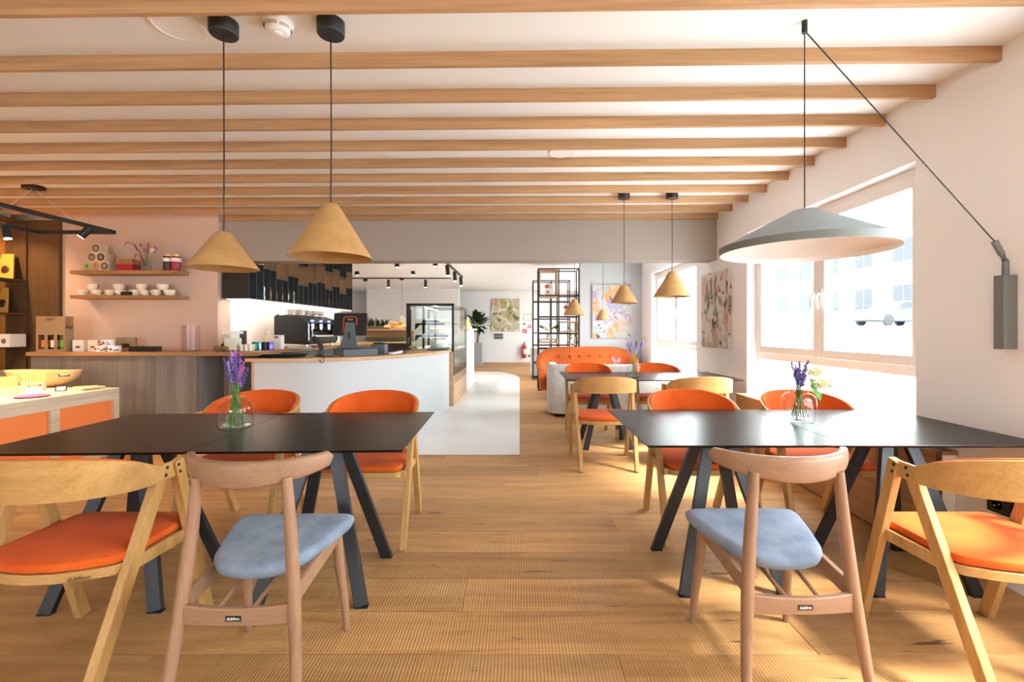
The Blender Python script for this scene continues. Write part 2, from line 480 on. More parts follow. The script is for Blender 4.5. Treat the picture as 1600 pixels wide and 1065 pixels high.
for k in range(-3, 56):
    y0, y1 = 1.753 + PW * k, 1.753 + PW * (k + 1)
    y1 = min(y1, YF)
    spans = []
    if y1 <= TY0 or y0 >= 13.7: spans = [(XL, XW, y0, y1)]
    elif y0 < TY0: spans = [(XL, TX0, y0, y1), (0, XW, y0, y1), (TX0, 0, y0, TY0)]
    elif y0 > 11.9 - PW:
        t = min(1, max(0, (y0 - 11.9) / 1.8)); xe = -1.1 + 1.1 * math.sqrt(max(0, 1 - t * t))
        spans = [(xe if y0 > 11.9 else 0, XW, y0, y1)]
    else:
        spans = [(0, XW, y0, y1)] + ([(XL, TX0, y0, y1)] if y0 < 5.6 else [])
    for (a, b, c, d) in spans:
        x = b
        ln = random.uniform(.5, 2.3)
        while x > a + .001:
            xs = max(a, x - ln)
            if xs - a < .35: xs = a
            plank(xs, x, c, d)
            x = xs; ln = random.uniform(1.7, 2.4)
# pale tiles in front of the bar, rounded off at the far corner
tf = struct(MB().box(TX0, -.02, TY0 + .02, 11.8, -.012, -.004).obj('floor_tile_bed', M['concrete']), 'pale stone tile field in front of the bar')
for i in range(3):
    xa, xb = -1.2 * (i + 1) + .001, -1.2 * i - .001
    xa = max(xa, TX0)
    y = TY0
    while y < 13.69:
        ya, yb = y + .001, y + 1.2 - .001
        pts = [(xa, ya), (xb, ya)]
        top = []
        for s_ in range(9):
            x = xb + (xa - xb) * s_ / 8
            top.append((x, max(ya + .002, min(yb, dmax(x)))))
        if max(t[1] for t in top) - ya > .02 and dmax(xb) > ya:
            MB().prism(pts + top, -.011, 0.0006).obj('floor_tile', M['tile'], tf)
        elif max(t[1] for t in top) - ya > .02:
            MB().prism(pts[:1] + [t for t in top if dmax(t[0]) > ya] , -.011, 0.0006).obj('floor_tile', M['tile'], tf) if len([t for t in top if dmax(t[0]) > ya]) > 1 else None
        y += 1.2

def wall_with_holes(x0, x1, ya, yb, holes, z0=0, z1=ZC):
    mb = MB(); y = ya
    for (h0, h1, hz0, hz1) in sorted(holes):
        if h0 > y: mb.box(x0, x1, y, h0, z0, z1)
        mb.box(x0, x1, h0, h1, z0, hz0); mb.box(x0, x1, h0, h1, hz1, z1)
        y = h1
    if y < yb: mb.box(x0, x1, y, yb, z0, z1)
    return mb
struct(wall_with_holes(XW, XW + .3, YB, YF, [(a, b, WZ0, WZ1) for a, b in WINS]).obj('wall_right', M['wall']), 'off-white plaster wall with tall windows')
struct(MB().box(XL - .2, XL, YB, YF, 0, ZC).obj('wall_left', M['wall']))
struct(MB().box(XL, -3.65, 5.5, 5.7, 0, ZC).obj('wall_shelf', M['pinkwall']), 'blush wall carrying two oak shelves')
struct(MB().box(-3.82, -3.62, 5.7, 9.15, 0, ZC).obj('wall_bar', M['white']), 'white wall behind the bar')
struct(MB().box(XL, XW, YF, YF + .2, 0, ZC).obj('wall_far', M['backwall']))
struct(MB().prism([(-5.17, 15.5), (-2.07, 15.5), (-2.07, 15.7), (-5.1, 15.7), (-5.25, 15.64), (-5.25, 15.56)], 0, ZC).obj('wall_far_partition', M['backwall']))
struct(MB().box(1.17, XW, 8.81, 8.95, 0, ZC).obj('wall_alcove', M['alcove']), 'pale grey wall behind the orange sofa')
struct(MB().box(XL, -4.4, YB - .2, YB, 0, ZC).box(-2.7, XW, YB - .2, YB, 0, ZC).box(-4.4, -2.7, YB - .2, YB, 0, .6).box(-4.4, -2.7, YB - .2, YB, 2.3, ZC).obj('wall_rear', M['wall']))
# ceiling with beams
ceil = struct(MB().box(XL - .2, XW + .3, YB - .2, YF + .2, ZC, ZC + .15).obj('ceiling', M['ceil']), 'white ceiling crossed by oak beams')
BL = (XW - XL)
bmesh_ = MB().box(-BL, 0, 0, .026, -.073, 0)
b0 = None
for i in range(-6, 10):
    yr = 2.232 + .354 * i
    if b0 is None:
        b0 = bmesh_.obj('beam', M['beam'], ceil, bevel=.003); bo = b0
    else:
        bo = b0.copy(); COL.objects.link(bo)
    bo.location = (XW + .005, yr - (.045 if i == -1 else 0), ZC + .001)
    bo.rotation_euler = (0, 0, -math.atan(TILT))
# grey bulkhead over the passage to the bar
def yt(x, y): return y + TILT * (XW - x)
struct(MB().prism([(XW, 5.455), (XW, 5.71), (-3.65, yt(-3.65, 5.71)), (-3.65, yt(-3.65, 5.455))], 2.088, ZC).obj('wall_bulkhead', M['soffit'], bevel=.004), 'grey-beige bulkhead below the last beam')
# oak clad pillar at the end of the blush wall
struct(MB().box(at(44, 0, 5.46).x, at(92.5, 0, 5.46).x, 5.455, 5.5, 0, ZC - .08).obj('trim_pillar', M['pillar'], bevel=.002), 'dark oak cladding panel beside the blush wall')
struct(MB().box(-2.05, XW, YF - .02, YF, 0, .07).obj('baseboard_far', M['counter']))

# ---- windows
def window(n, y0, y1, full=True):
    w = struct(empty('window_%d' % n, (XW + .10, 0, 0)))
    w['label'] = ['white two-sash window nearest the grey disc lamp', 'white two-sash window beyond the splatter canvas', 'added window lighting the far room behind the alcove wall', 'added window lighting the far end of the back room', 'white window behind the camera position', 'rear white window behind the camera'][n - 1]
    ym = (y0 + y1) / 2
    fr = MB(); t = .055; dx = .07
    zt = .985
    fr.box(0, dx, y0, y0 + t, WZ0, WZ1).box(0, dx, y1 - t, y1, WZ0, WZ1).box(0, dx, y0 + t, y1 - t, WZ1 - t, WZ1).box(0, dx, y0 + t, y1 - t, WZ0, WZ0 + .05)
    fr.box(0, dx, y0 + t, y1 - t, zt - .03, zt + .035)
    fr.obj('window_frame', M['pvc'], w, bevel=.004)
    for (a, b, hs) in ((y0 + t, ym - .003, 1), (ym + .003, y1 - t, -1)):
        s = .068; za, zb = zt + .035, WZ1 - t
        sa = MB().box(-.018, .05, a, a + s, za, zb).box(-.018, .05, b - s, b, za, zb).box(-.018, .05, a + s, b - s, za, za + s).box(-.018, .05, a + s, b - s, zb - s, zb)
        so = sa.obj('sash', M['pvc'], w, bevel=.005)
        MB().box(.018, .024, a + s - .01, b - s + .01, za + s - .01, zb - s + .01).obj('pane', M['pane'], so)
        hy = (b - s * .5) if hs > 0 else (a + s * .5)
        zc = 1.49
        h = MB().tube([(-.018, hy, zc + .05), (-.05, hy, zc + .05), (-.058, hy, zc + .03), (-.058, hy, zc - .03), (-.045, hy, zc - .07)], [.011, .010, .010, .010, .008], 8)
        h.box(-.026, -.016, hy - .014, hy + .014, zc + .01, zc + .09)
        h.obj('handle', M['whitepl'], so, smooth=True)
    MB().box(.02, .026, y0 + t - .01, y1 - t + .01, WZ0 + .04, zt - .025).obj('pane', M['pane'], w)
    return w
for i, (a, b) in enumerate(WINS): window(i + 1, a, b)
wr = struct(empty('window_7', (0, YB - .1, 0)), 'window added in the rear wall behind the camera to light the left')  # unseen window, opened here to brighten the left side
fr = MB()
for x in (-4.4, -3.58, -2.76): fr.box(x, x + .06, -.04, .04, .6, 2.3)
fr.box(-4.34, -2.76, -.04, .04, .6, .66).box(-4.34, -2.76, -.04, .04, 2.24, 2.3)
fr.obj('window_frame', M['pvc'], wr)
MB().box(-4.34, -2.76, -.003, .003, .66, 2.24).obj('pane', M['pane'], wr)
# portals only help the daylight find the openings
def portal(loc, rot, sx, sy):
    l = bpy.data.lights.new('window_daylight', 'AREA'); l.shape = 'RECTANGLE'; l.size = sx; l.size_y = sy
    l.cycles.is_portal = True
    o = bpy.data.objects.new('window_daylight', l); COL.objects.link(o); o.location = loc; o.rotation_euler = rot
for (a, b) in WINS: portal((XW + .22, (a + b) / 2, (WZ0 + WZ1) / 2), (0, PI / 2, 0), WZ1 - WZ0, b - a)

portal((-3.55, YB - .15, 1.45), (PI / 2, 0, 0), 1.7, 1.7)

# ---- outside
struct(MB().add([(XW + .3, -12, -.2), (7.5, -12, -.2), (7.5, 45, -.2), (XW + .3, 45, -.2), (11, -12, 1.25), (11, 45, 1.25), (60, -12, 2.25), (60, 45, 2.25)],
    [(0, 1, 2, 3), (1, 4, 5, 2), (4, 6, 7, 5)]).obj('ground_outside', M['kerb']), 'pale paving rising to the street outside')
struct(MB().box(-12, XW + .3, -22, YB - .3, -.3, -.2).obj('ground_rear', M['kerb']))
bd = thing('house', 'cream house across the street seen through the near window', 'building', (0, 0, 0))
MB().box(30, 36, 12, 58, 1.4, 14).obj('house_wall', M['facade'], bd)
for r in range(2):
    for c in range(9):
        y = 18 + c * 4.1; z = 2.9 + r * 3.6
        f = MB().box(29.93, 30.02, y, y + 2.2, z, z + 2.0).obj('house_window', M['facadew'], bd)
        MB().box(29.88, 29.95, y + .12, y + 1.05, z + .12, z + 1.88).obj('pane', M['darkglass'], f)
        MB().box(29.88, 29.95, y + 1.15, y + 2.08, z + .12, z + 1.88).obj('pane', M['darkglass'], f)
# parked car
p = at(1397, 508, 26.0)
car = thing('car', 'silver car parked outside the near window', 'car', (p.x, 26.0, 1.468), math.radians(10))
def carshape(prof, hw, taper=0.0):
    mb = MB(); n = len(prof)
    rows = []
    for sx, k in ((-1, 0), (-1, 1), (1, 1), (1, 0)):
        rows.append([(y, sx * (hw - (taper if k == 1 else 0) * max(0, z - .75)), z) for y, z in prof])
    a, d = rows[0], rows[3]
    mb.add(a + d, [tuple(range(n)), tuple(reversed(range(n, 2 * n)))] + [(i, n + i, n + (i + 1) % n, (i + 1) % n) for i in range(n)])
    return mb
carshape([(-2.1, .3), (-2.15, .62), (-2.0, .82), (-1.0, .92), (-.35, 1.38), (.9, 1.42), (1.75, 1.0), (2.1, .9), (2.15, .35), (1.7, .25), (-1.7, .25)], .86).obj('body', M['carpaint'], car, bevel=.06, seg=3)
carshape([(-.85, .95), (-.33, 1.32), (.85, 1.36), (1.5, 1.0)], .868).obj('side_window', M['darkglass'], car)
for sy in (-1.35, 1.35):
    for sx in (-.82, .82):
        MB().lathe([(0, -.1), (.2, -.1), (.31, -.08), (.31, .08), (.2, .1), (0, .1)], 16, T=Matrix.Translation((sy, sx, .31)) @ Matrix.Rotation(PI / 2, 4, 'X')).obj('wheel', M['tyre'], car, smooth=True)

# ---- oak bench box below the near window
bn = thing('window_bench', 'low oak casing along the wall under the near window', 'bench', (0, 0, 0))
MB().box(2.262, XW - .001, 2.47, 4.70, .004, .574).obj('carcass', M['wall'], bn)
MB().box(2.235, XW - .001, 2.4525, 4.72, .574, .594).obj('bench_top', M['benchwood'], bn, bevel=.002)
for k in range(3):
    a = 2.452 + k * .756
    MB().box(2.244, 2.263, a + .002, a + .754, .012, .572).obj('front_panel', M['benchwood'], bn, bevel=.0015)
MB().box(2.244, 2.27, 2.445, 2.452, .004, .594).obj('end_strip', M['pillar'], bn)
# socket strip
sk = thing('socket_strip', 'black triple wall socket strip low on the right wall', 'socket', (XW, 0, 0))
MB().box(-.012, 0, 2.03, 2.295, .345, .43).obj('cover_plate', M['black'], sk, bevel=.003)
for k in range(3):
    y = 2.075 + k * .085
    sO = MB().lathe([(.030, 0), (.030, .004), (.026, .004), (.022, -.004), (0, -.004)], 20, T=Matrix.Translation((-.012, y, .387)) @ Matrix.Rotation(-PI / 2, 4, 'Y')).obj('socket', M['blackmetal'], sk, smooth=True)
    MB().ball((-.014, y - .01, .392), .004).ball((-.014, y + .01, .382), .004).obj('contact', M['chrome'], sO, smooth=True)
# right wall canvas
def painting(name, label, mt, box, framecol=None):
    o = thing(name, label, 'painting')
    MB().box(*box).obj('canvas', mt, o, bevel=.003)
    return o
painting('wall_canvas', 'tall splatter canvas in beige, orange and black between the windows', M['art_right'], (XW - .035, XW - .001, 5.08, 5.84, 1.036, 1.943))
painting('wall_canvas', 'pale canvas with orange corners above the orange sofa', M['art_sofa'], (at(925, 0, 8.79).x, at(986, 0, 8.79).x, 8.77, 8.809, 1.09, 2.12))
painting('wall_canvas', 'green and ochre abstract canvas on the far wall', M['art_far'], (at(767.5, 0, 16.57).x, at(812, 0, 16.57).x, 16.56, 16.599, at(0, 518, 16.6).z, at(0, 466, 16.6).z))
# ================================================================ TABLES
TZ = 0.741
def make_table():
    t = thing('cafe_table', 'x', 'table')
    top = MB()
    h = .4495; b = .006
    pr = [(h - b, h - b, TZ - .011), (h, h, TZ - .003), (h, h, TZ - .001), (h - .001, h - .001, TZ)]
    vs = []
    for a, c, z in pr: vs += [(-a, -c, z), (a, -c, z), (a, c, z), (-a, c, z)]
    fs = [(3, 2, 1, 0), (12, 13, 14, 15)]
    for i in range(3):
        for j in range(4):
            fs.append((i * 4 + j, i * 4 + (j + 1) % 4, i * 4 + 4 + (j + 1) % 4, i * 4 + 4 + j))
    top.add(vs, fs).obj('table_top', M['table'], t)
    MB().box(-.20, .20, -.29, .11, TZ - .018, TZ - .0112).obj('mounting_plate', M['steel'], t)
    MB().tube([(0, -.09, .56), (0, -.09, TZ - .018)], .026, 12).obj('post', M['steel'], t, smooth=True)
    for sx, sy in ((-1, -1), (1, -1), (1, 1), (-1, 1)):
        lg = MB().bar((sx * .235, sy * .225 - .09, .004), (sx * .045, sy * .05 - .09, TZ - .018), .058, .026, side=(1, 0, 0))
        lo = lg.obj('leg', M['steel'], t, bevel=.002)
        MB().box(sx * .235 - .03, sx * .235 + .03, sy * .225 - .106, sy * .225 - .074, 0, .006).obj('glide', M['black'], lo)
    return t
tb = make_table()
r = math.radians(2.2)
ux, uy = math.cos(r), math.sin(r)
cx, cy = -1.411, 2.343
spots = [
    (cx + .45 * ux, cy + .45 * uy, r, 'black square table holding nothing, right half of the left foreground pair'),
    (cx - .45 * ux, cy - .45 * uy, r, 'black square table, left half of the left foreground pair'),
    (1.011, 2.452, 0, 'black square table standing left of the seam in the right foreground pair'),
    (1.912, 2.452, 0, 'black square table against the right wall under the grey disc lamp'),
    (.925, 5.06, 0, 'black square table in front of the pale grey sofa, left of its pair'),
    (1.826, 5.06, 0, 'black square table below the second window, right of its pair'),
]
for i, (x, y, a, lb) in enumerate(spots):
    place(tb, i == 0, (x, y, 0), a, lb, 'black cafe tables in pairs')
tb['label'] = 'black square table, right half of the left foreground pair'

# ================================================================ ORANGE ARMCHAIRS
def seat_outline(n=8, k=1.0):
    pts = []
    def arc(cx_, cy_, rx, ry, a0, a1, m):
        for i in range(m + 1):
            q = math.radians(a0 + (a1 - a0) * i / m)
            pts.append((cx_ + rx * math.cos(q), cy_ + ry * math.sin(q)))
    arc(.20, .20, .05, .05, 0, 75, 4)
    arc(-.20, .20, .05, .05, 105, 180, 4)
    arc(-.19, -.10, .06, .06, 180, 235, 4)
    for i in range(1, 6):
        x = -.224 + .448 * i / 6
        pts.append((x, -.149 - .06 * (1 - (x / .224) ** 2)))
    arc(.19, -.10, .06, .06, 305, 360, 4)
    return [(x * k, y * k + .01 * (1 - k)) for x, y in pts]
def pillow(outl, cxy, z0, z1, dome=.012, edge=.014, lv=None):
    mb = MB(); cx_, cy_ = cxy
    lv = lv or [(.93, z0), (.985, z0 + .006), (1.0, (z0 + z1) / 2), (.985, z1 - edge * .4), (.94, z1 - edge * .05), (.75, z1 + dome * .4), (.4, z1 + dome * .85)]
    rows = [[(cx_ + (x - cx_) * s_, cy_ + (y - cy_) * s_, z) for x, y in outl] for s_, z in lv]
    mb.grid(rows, True)
    n = len(outl); e = len(mb.v)
    mb.v.append((cx_, cy_, z1 + dome)); mb.v.append((cx_, cy_, z0))
    o6 = (len(lv) - 1) * n
    for j in range(n):
        mb.f.append((o6 + j, o6 + (j + 1) % n, e)); mb.f.append(((j + 1) % n, j, e + 1))
    return mb
def band(ts, off, topf, botf, th):
    """curved backrest: ts parameter -1..1 from left arm end round the back to the right arm end"""
    rows = []
    for t in ts:
        s_ = abs(t)
        sg = -1 if t < 0 else 1
        q = min(1.0, s_ / .72) * PI / 2
        rx, ry = .288 - off, .205 - off
        if s_ <= .72:
            x = sg * rx * math.sin(q) ** .9 if q > 0 else 0; y = -.06 - ry * math.cos(q)
        else:
            x = sg * rx; y = -.06 + (s_ - .72) / .28 * .145
        # inward normal
        nx, ny = (-sg * math.sin(q), math.cos(q)) if s_ <= .72 else (-sg, 0)
        lean = .0
        z0, z1 = botf(s_), topf(s_)
        def P(z, k):
            ln = -(z - .70) * .16 * math.cos(q)
            return (x + nx * th * k, y + ny * th * k + ln, z)
        rows.append([P(z0, 0), P(z0 + (z1 - z0) * .5, 0), P(z1, 0), P(z1, 1), P(z0 + (z1 - z0) * .5, 1), P(z0, 1)])
    mb = MB(); mb.grid(rows, True)
    n = 6; e = (len(rows) - 1) * n
    mb.f.append(tuple(reversed(range(n)))); mb.f.append(tuple(range(e, e + n)))
    return mb
def ztop(s_): return .738 + .098 * math.cos(min(1, s_ / .80) * PI / 2) ** .75
def zbot(s_): return .676 - .0 + .012 * math.cos(min(1, s_ / .8) * PI / 2)
def make_armchair():
    c = thing('armchair', 'x', 'chair')
    for sx in (-1, 1):
        fl = MB().bar((sx * .275, .275, .003), (sx * .284, .075, .738), .032, .046, side=(1, 0, 0)).obj('leg', M['oak'], c, bevel=.003)
        rl = MB().bar((sx * .243, -.275, .003), (sx * .270, .012, .690), .034, .046, side=(1, 0, 0), w1=.03, d1=.05).obj('leg', M['oak'], c, bevel=.003)
        for (o, y, z) in ((fl, .068, .722), (fl, .076, .693), (rl, .025, .722), (rl, .018, .695)):
            xx = .301 if o is fl else .2895
            MB().lathe([(.0065, 0), (.0065, .0015), (0, .0015)], 10, T=Matrix.Translation((sx * xx, y, z)) @ Matrix.Rotation(sx * PI / 2, 4, 'Y')).obj('bolt', M['black'], o)
        MB().bar((sx * .256, -.10, .415), (sx * .268, .185, .415), .018, .046, side=(1, 0, 0)).obj('side_rail', M['oak'], c, bevel=.002)
    MB().bar((-.27, .20, .412), (.27, .20, .412), .04, .022, side=(0, 0, 1)).obj('front_rail', M['oakx'], c, bevel=.002)
    so = seat_outline(k=1.0)
    MB().prism([(x * .995, y * .995) for x, y in so], .398, .432).obj('seat_shell', M['oakx'], c, smooth=True, bevel=.003)
    pillow(so, (0, .03), .432, .470, .010).obj('seat_cushion', M['orange'], c, smooth=True)
    ts = [-1 + 2 * i / 44 for i in range(45)]
    band(ts, 0, ztop, zbot, .014).obj('backrest', M['oakx'], c, smooth=True, bevel=.002)
    ts2 = [-.86 + 1.72 * i / 40 for i in range(41)]
    band(ts2, .0145, lambda s_: ztop(s_) + .004 - .01 * max(0, (s_ - .7) / .16), lambda s_: zbot(s_) - .004 + .02 * max(0, (s_ - .6) / .26), .016).obj('back_pad', M['orange'], c, smooth=True, bevel=.005, seg=3)
    return c
ac = make_armchair()
chairs = [
    (-1.64, 1.72, 0, 'oak armchair with orange seat cut by the left picture edge, seen from behind'),
    (1.77, 1.72, 0, 'oak armchair with sunlit orange seat by the black wall sockets'),
    (-1.72, 2.87, PI, 'orange-backed armchair facing us behind the lavender vase on the left table'),
    (-.935, 2.85, PI, 'orange-backed armchair facing us at the free right end of the left table'),
    (1.125, 2.90, PI, 'orange-backed armchair facing us at the left half of the right foreground table'),
    (1.86, 2.88, PI, 'orange-backed armchair facing us behind the rose vase on the right table'),
    (.785, 4.26, 0, 'oak-backed armchair seen from behind at the left half of the middle table'),
    (1.66, 4.26, 0, 'oak-backed armchair seen from behind at the right half of the middle table'),
    (.83, 5.42, PI, 'orange-backed armchair between the middle table and the pale sofa, left one'),
    (1.66, 5.45, PI, 'orange-backed armchair between the middle table and the pale sofa, near the window'),
]
first_chair = None
for i, (x, y, a, lb) in enumerate(chairs):
    o = place(ac, i == 0, (x, y, 0), a, lb, 'oak and orange armchairs')
    if i == 0: first_chair = o
text('maker_lettering', 'dublino', .021, M['black'], first_chair, Matrix.Translation((.158, -.1905, .414)) @ Matrix.Rotation(math.radians(21), 4, 'Z') @ Matrix.Rotation(PI / 2, 4, 'X'))

# ================================================================ BLUE-GREY CHAIRS
def make_bluechair():
    c = thing('dining_chair', 'x', 'chair')
    for sx in (-1, 1):
        MB().tube([(sx * .203, .222, .002), (sx * .197, .205, .14), (sx * .185, .18, .30), (sx * .18, .172, .44)], [.0135, .0165, .0195, .0185], 14).obj('leg', M['beech'], c, smooth=True)
        MB().tube([(sx * .212, -.245, .002), (sx * .197, -.218, .18), (sx * .178, -.19, .40), (sx * .160, -.176, .60), (sx * .146, -.172, .765)], [.0145, .0185, .0215, .020, .0165], 14).obj('leg', M['beech'], c, smooth=True)
        MB().bar((sx * .172, -.185, .372), (sx * .178, .17, .418), .020, .058, side=(1, 0, 0)).obj('side_rail', M['beechx'], c, bevel=.004)
        MB().tube([(sx * .055, -.205, .352), (sx * .07, .165, .425)], .0075, 8).obj('brace_rod', M['beech'], c, smooth=True)
    MB().bar((-.18, .172, .42), (.18, .172, .42), .045, .02, side=(0, 0, 1)).obj('front_rail', M['beechx'], c, bevel=.003)
    # rear stretcher with shallow curve
    rows = []
    for i in range(13):
        u = -1 + 2 * i / 12
        x = u * .184; y = -.208 + .012 * (u * u); zt = .357 + .010 * u * u; zb = .302
        rows.append([(x, y - .011, zb), (x, y - .011, zt), (x, y + .011, zt), (x, y + .011, zb)])
    mb = MB().grid(rows, True); e = 12 * 4
    mb.f += [(3, 2, 1, 0), (e, e + 1, e + 2, e + 3)]
    st = mb.obj('stretcher', M['beechx'], c, smooth=True, bevel=.004)
    MB().box(-.025, .025, -.2205, -.2190, .320, .337).obj('label_plate', M['black'], st)
    text('maker_lettering', 'dublino', .0135, M['whitepl'], st, Matrix.Translation((0, -.2208, .3285)) @ Matrix.Rotation(PI / 2, 4, 'X'))
    # crest rail
    rows = []
    n = 29
    for i in range(n):
        u = -1 + 2 * i / (n - 1); s_ = abs(u)
        q = u * math.radians(60)
        x = .25 * math.sin(q) / math.sin(math.radians(60)); y = .094 - .2887 * math.cos(q)
        zc = .778 + .022 * s_ ** 2; hh = .044 * (1 - .46 * s_ ** 1.8) ; th = .020 * (1 - .25 * s_)
        if s_ > .91:
            k = math.sqrt(max(0.03, 1 - ((s_ - .91) / .09) ** 2)); hh *= k; th *= k
        nx, ny = math.sin(q), -math.cos(q)
        row = []
        for j in range(16):
            a = 2 * PI * j / 16
            ca, sa = math.cos(a), math.sin(a)
            pa = (abs(ca) ** .55) * (1 if ca > 0 else -1); pb = (abs(sa) ** .55) * (1 if sa > 0 else -1)
            row.append((x + nx * th * pa, y + ny * th * pa - .10 * hh * pb * 0, zc + hh * pb))
        rows.append(row)
    mb = MB().grid(rows, True); e = (n - 1) * 16
    mb.f += [tuple(range(16)), tuple(reversed(range(e, e + 16)))]
    mb.obj('crest_rail', M['beechx'], c, smooth=True)
    # upholstered saddle seat
    outl = []
    ctrl = [(.236, .20), (.212, .245), (.11, .266), (0, .272), (-.11, .266), (-.212, .245), (-.236, .20), (-.217, .11), (-.185, 0), (-.15, -.085), (-.09, -.138), (0, -.152), (.09, -.138), (.15, -.085), (.185, 0), (.217, .11)]
    m_ = len(ctrl)
    for i in range(m_):
        p0, p1, p2, p3 = (Vector((*ctrl[(i + k) % m_], 0)) for k in (-1, 0, 1, 2))
        for t in (0, .33, .66):
            q = .5 * ((2 * p1) + (-p0 + p2) * t + (2 * p0 - 5 * p1 + 4 * p2 - p3) * t * t + (-p0 + 3 * p1 - 3 * p2 + p3) * t ** 3)
            outl.append((q.x, q.y))
    mb = pillow(outl, (0, .06), .404, .462, .008, .016, [(.80, .404), (.90, .408), (.965, .418), (1.0, .436), (.99, .448), (.955, .457), (.89, .462), (.7, .465), (.4, .468)])
    mb.v = [(x, y, z + .010 * (abs(x) / .22) ** 2 + .012 * max(0, y) / .25 - .006 * (1 - min(1, ((x * x + y * y) ** .5) / .2))) for x, y, z in mb.v]
    mb.obj('seat_cushion', M['blue'], c, smooth=True)
    return c
bc = make_bluechair()
place(bc, True, (-.918, 1.672, 0), math.radians(1), 'beech chair with blue-grey seat at the left foreground table', 'beech chairs with blue-grey seats')
place(bc, False, (.945, 1.73, 0), math.radians(1), 'beech chair with blue-grey seat at the right foreground table', 'beech chairs with blue-grey seats')

# ================================================================ VASES AND FLOWERS
def glass_vase(label, loc, R, H, group='small glass vases of flowers', mt=None):
    v = thing('glass_vase', label, 'vase', loc, 0, group)
    nk = R * .52
    pr = [(0, .0), (R * .80, 0), (R * .93, H * .05), (R, H * .2), (R, H * .62), (R * .95, H * .74), (R * .78, H * .83), (nk, H * .87), (nk, H * .95), (nk * 1.1, H),
          (nk * 1.02, H), (nk * .93, H * .95), (nk * .93, H * .875), (R * .72, H * .80), (R * .88, H * .72), (R * .93, H * .62), (R * .93, H * .22), (R * .84, H * .09), (0, H * .075)]
    MB().lathe(pr, 32, sq=3.0).obj('glass_body', mt or M['vase'], v, smooth=True)
    return v
def lavender(label, loc, n, H, spread, hi, mts, seed, vaseR, cat='flowers', white=False, group=None):
    rnd = random.Random(seed)
    f = thing('lavender_bunch', label, cat, loc, 0, group)
    for i in range(n):
        a = rnd.uniform(0, 2 * PI); k = rnd.uniform(.15, 1)
        bx, by = vaseR * .8 * math.cos(a + 2.6) * k, vaseR * .8 * math.sin(a + 2.6) * k
        tx, ty = spread * math.cos(a) * k, spread * math.sin(a) * k
        h = H * rnd.uniform(.72, 1.0)
        b = Vector((bx, by, .012)); t = Vector((tx, ty, h)); mid = (b + t) / 2 + Vector((rnd.uniform(-.004, .004), rnd.uniform(-.004, .004), .0))
        pts = []
        for s_ in range(7):
            u = s_ / 6
            pts.append(b * (1 - u) ** 2 + mid * 2 * u * (1 - u) + t * u * u)
        st = MB().tube(pts, .0013, 5)
        for _ in range(5):
            u = rnd.uniform(.06, .55); p = b * (1 - u) + t * u
            d = Vector((rnd.uniform(-1, 1), rnd.uniform(-1, 1), rnd.uniform(.6, 1.6))).normalized() * rnd.uniform(.018, .032)
            st.leaf(p, p + d, .003)
        so = st.obj('stem', rnd.choice([M['stem'], M['green'], M['stem']]), f)
        fl = MB()
        d = (pts[-1] - pts[-2]).normalized()
        ln = hi * rnd.uniform(.7, 1.1)
        for w in range(int(7 + rnd.random() * 5)):
            u = w / 11
            c0 = pts[-1] + d * (-ln * .75 + ln * u * 1.2)
            for _ in range(3):
                q = rnd.uniform(0, 2 * PI); rr = (.0058 * (1 - u * .5))
                fl.ball(c0 + Vector((math.cos(q) * rr, math.sin(q) * rr, rnd.uniform(-.003, .003))), (rnd.uniform(.0034, .0054),) * 2 + (.0052,), 5, 3)
        fl.obj('blossom', rnd.choice(mts), so)
    return f
vp = at(368, 0, 2.42)
vp = Vector(((368 - CX) / F * 2.34, 2.34, TZ))
glass_vase('rounded clear glass vase holding lavender on the left foreground table', (vp.x, vp.y, TZ + .0005), .076, .165)
lavender('purple lavender bunch in the vase on the left foreground table', (vp.x, vp.y, TZ + .0005), 34, .375, .062, .085, [M['purple'], M['purple'], M['purple'], M['lilac'], M['pinkfl']], 3, .075)
vq = Vector(((1248 - CX) / F * 2.52, 2.52, TZ))
glass_vase('squat clear glass vase holding a rose on the right foreground table', (vq.x, vq.y, TZ + .0005), .078, .185)
lv = lavender('dark lavender and cream rose in the vase on the right table', (vq.x, vq.y, TZ + .0005), 20, .335, .045, .085, [M['purple'], M['lilac'], M['purple'], M['purple']], 9, .07)
rs = MB().tube([(-.03, 0, .02), (.0, 0, .12), (.03, -.005, .2), (.052, -.01, .27)], .0022, 6).obj('stem', M['stem'], lv)
rl = MB()
for (bx, bz, tx, tz, w) in ((.05, .24, .085, .19, .035), (.06, .22, .07, .155, .038), (.08, .18, .10, .12, .035), (.075, .20, .055, .17, .03)):
    rl.leaf((bx, -.012, bz), (tx, -.03, tz), w, up=(0, -1, .3))
rl.obj('rose_leaf', M['green2'], rs, solid=.0008)
pt = MB(); rr = random.Random(4)
for i in range(26):
    q = i * 2.4; k = (i / 26) ** .6
    b = Vector((.08, -.01, .262)) ; d = Vector((math.cos(q) * k, math.sin(q) * k, 1.1 - k)).normalized() * (.034 + .036 * k)
    pt.leaf(b, b + d, .044, up=(math.sin(q), math.cos(q), .3), bend=.25)
pt.obj('rose_bloom', M['cream'], rs, solid=.0008)
pt2 = MB()
for i in range(22):
    q = i * 2.4; k = (i / 22) ** .6
    b = Vector((.118, -.012, .20)); d = Vector((math.cos(q) * k, math.sin(q) * k - .2, 1.0 - k)).normalized() * (.034 + .038 * k)
    pt2.leaf(b, b + d, .044, up=(math.sin(q), math.cos(q), .3), bend=.25)
pt2.obj('rose_bloom', M['cream'], rs, solid=.0008)
vm = Vector(((990 - CX) / F * 4.86, 4.86, TZ))
glass_vase('rounded glass vase holding pale lavender on the middle table', (vm.x, vm.y, TZ + .0005), .066, .17)
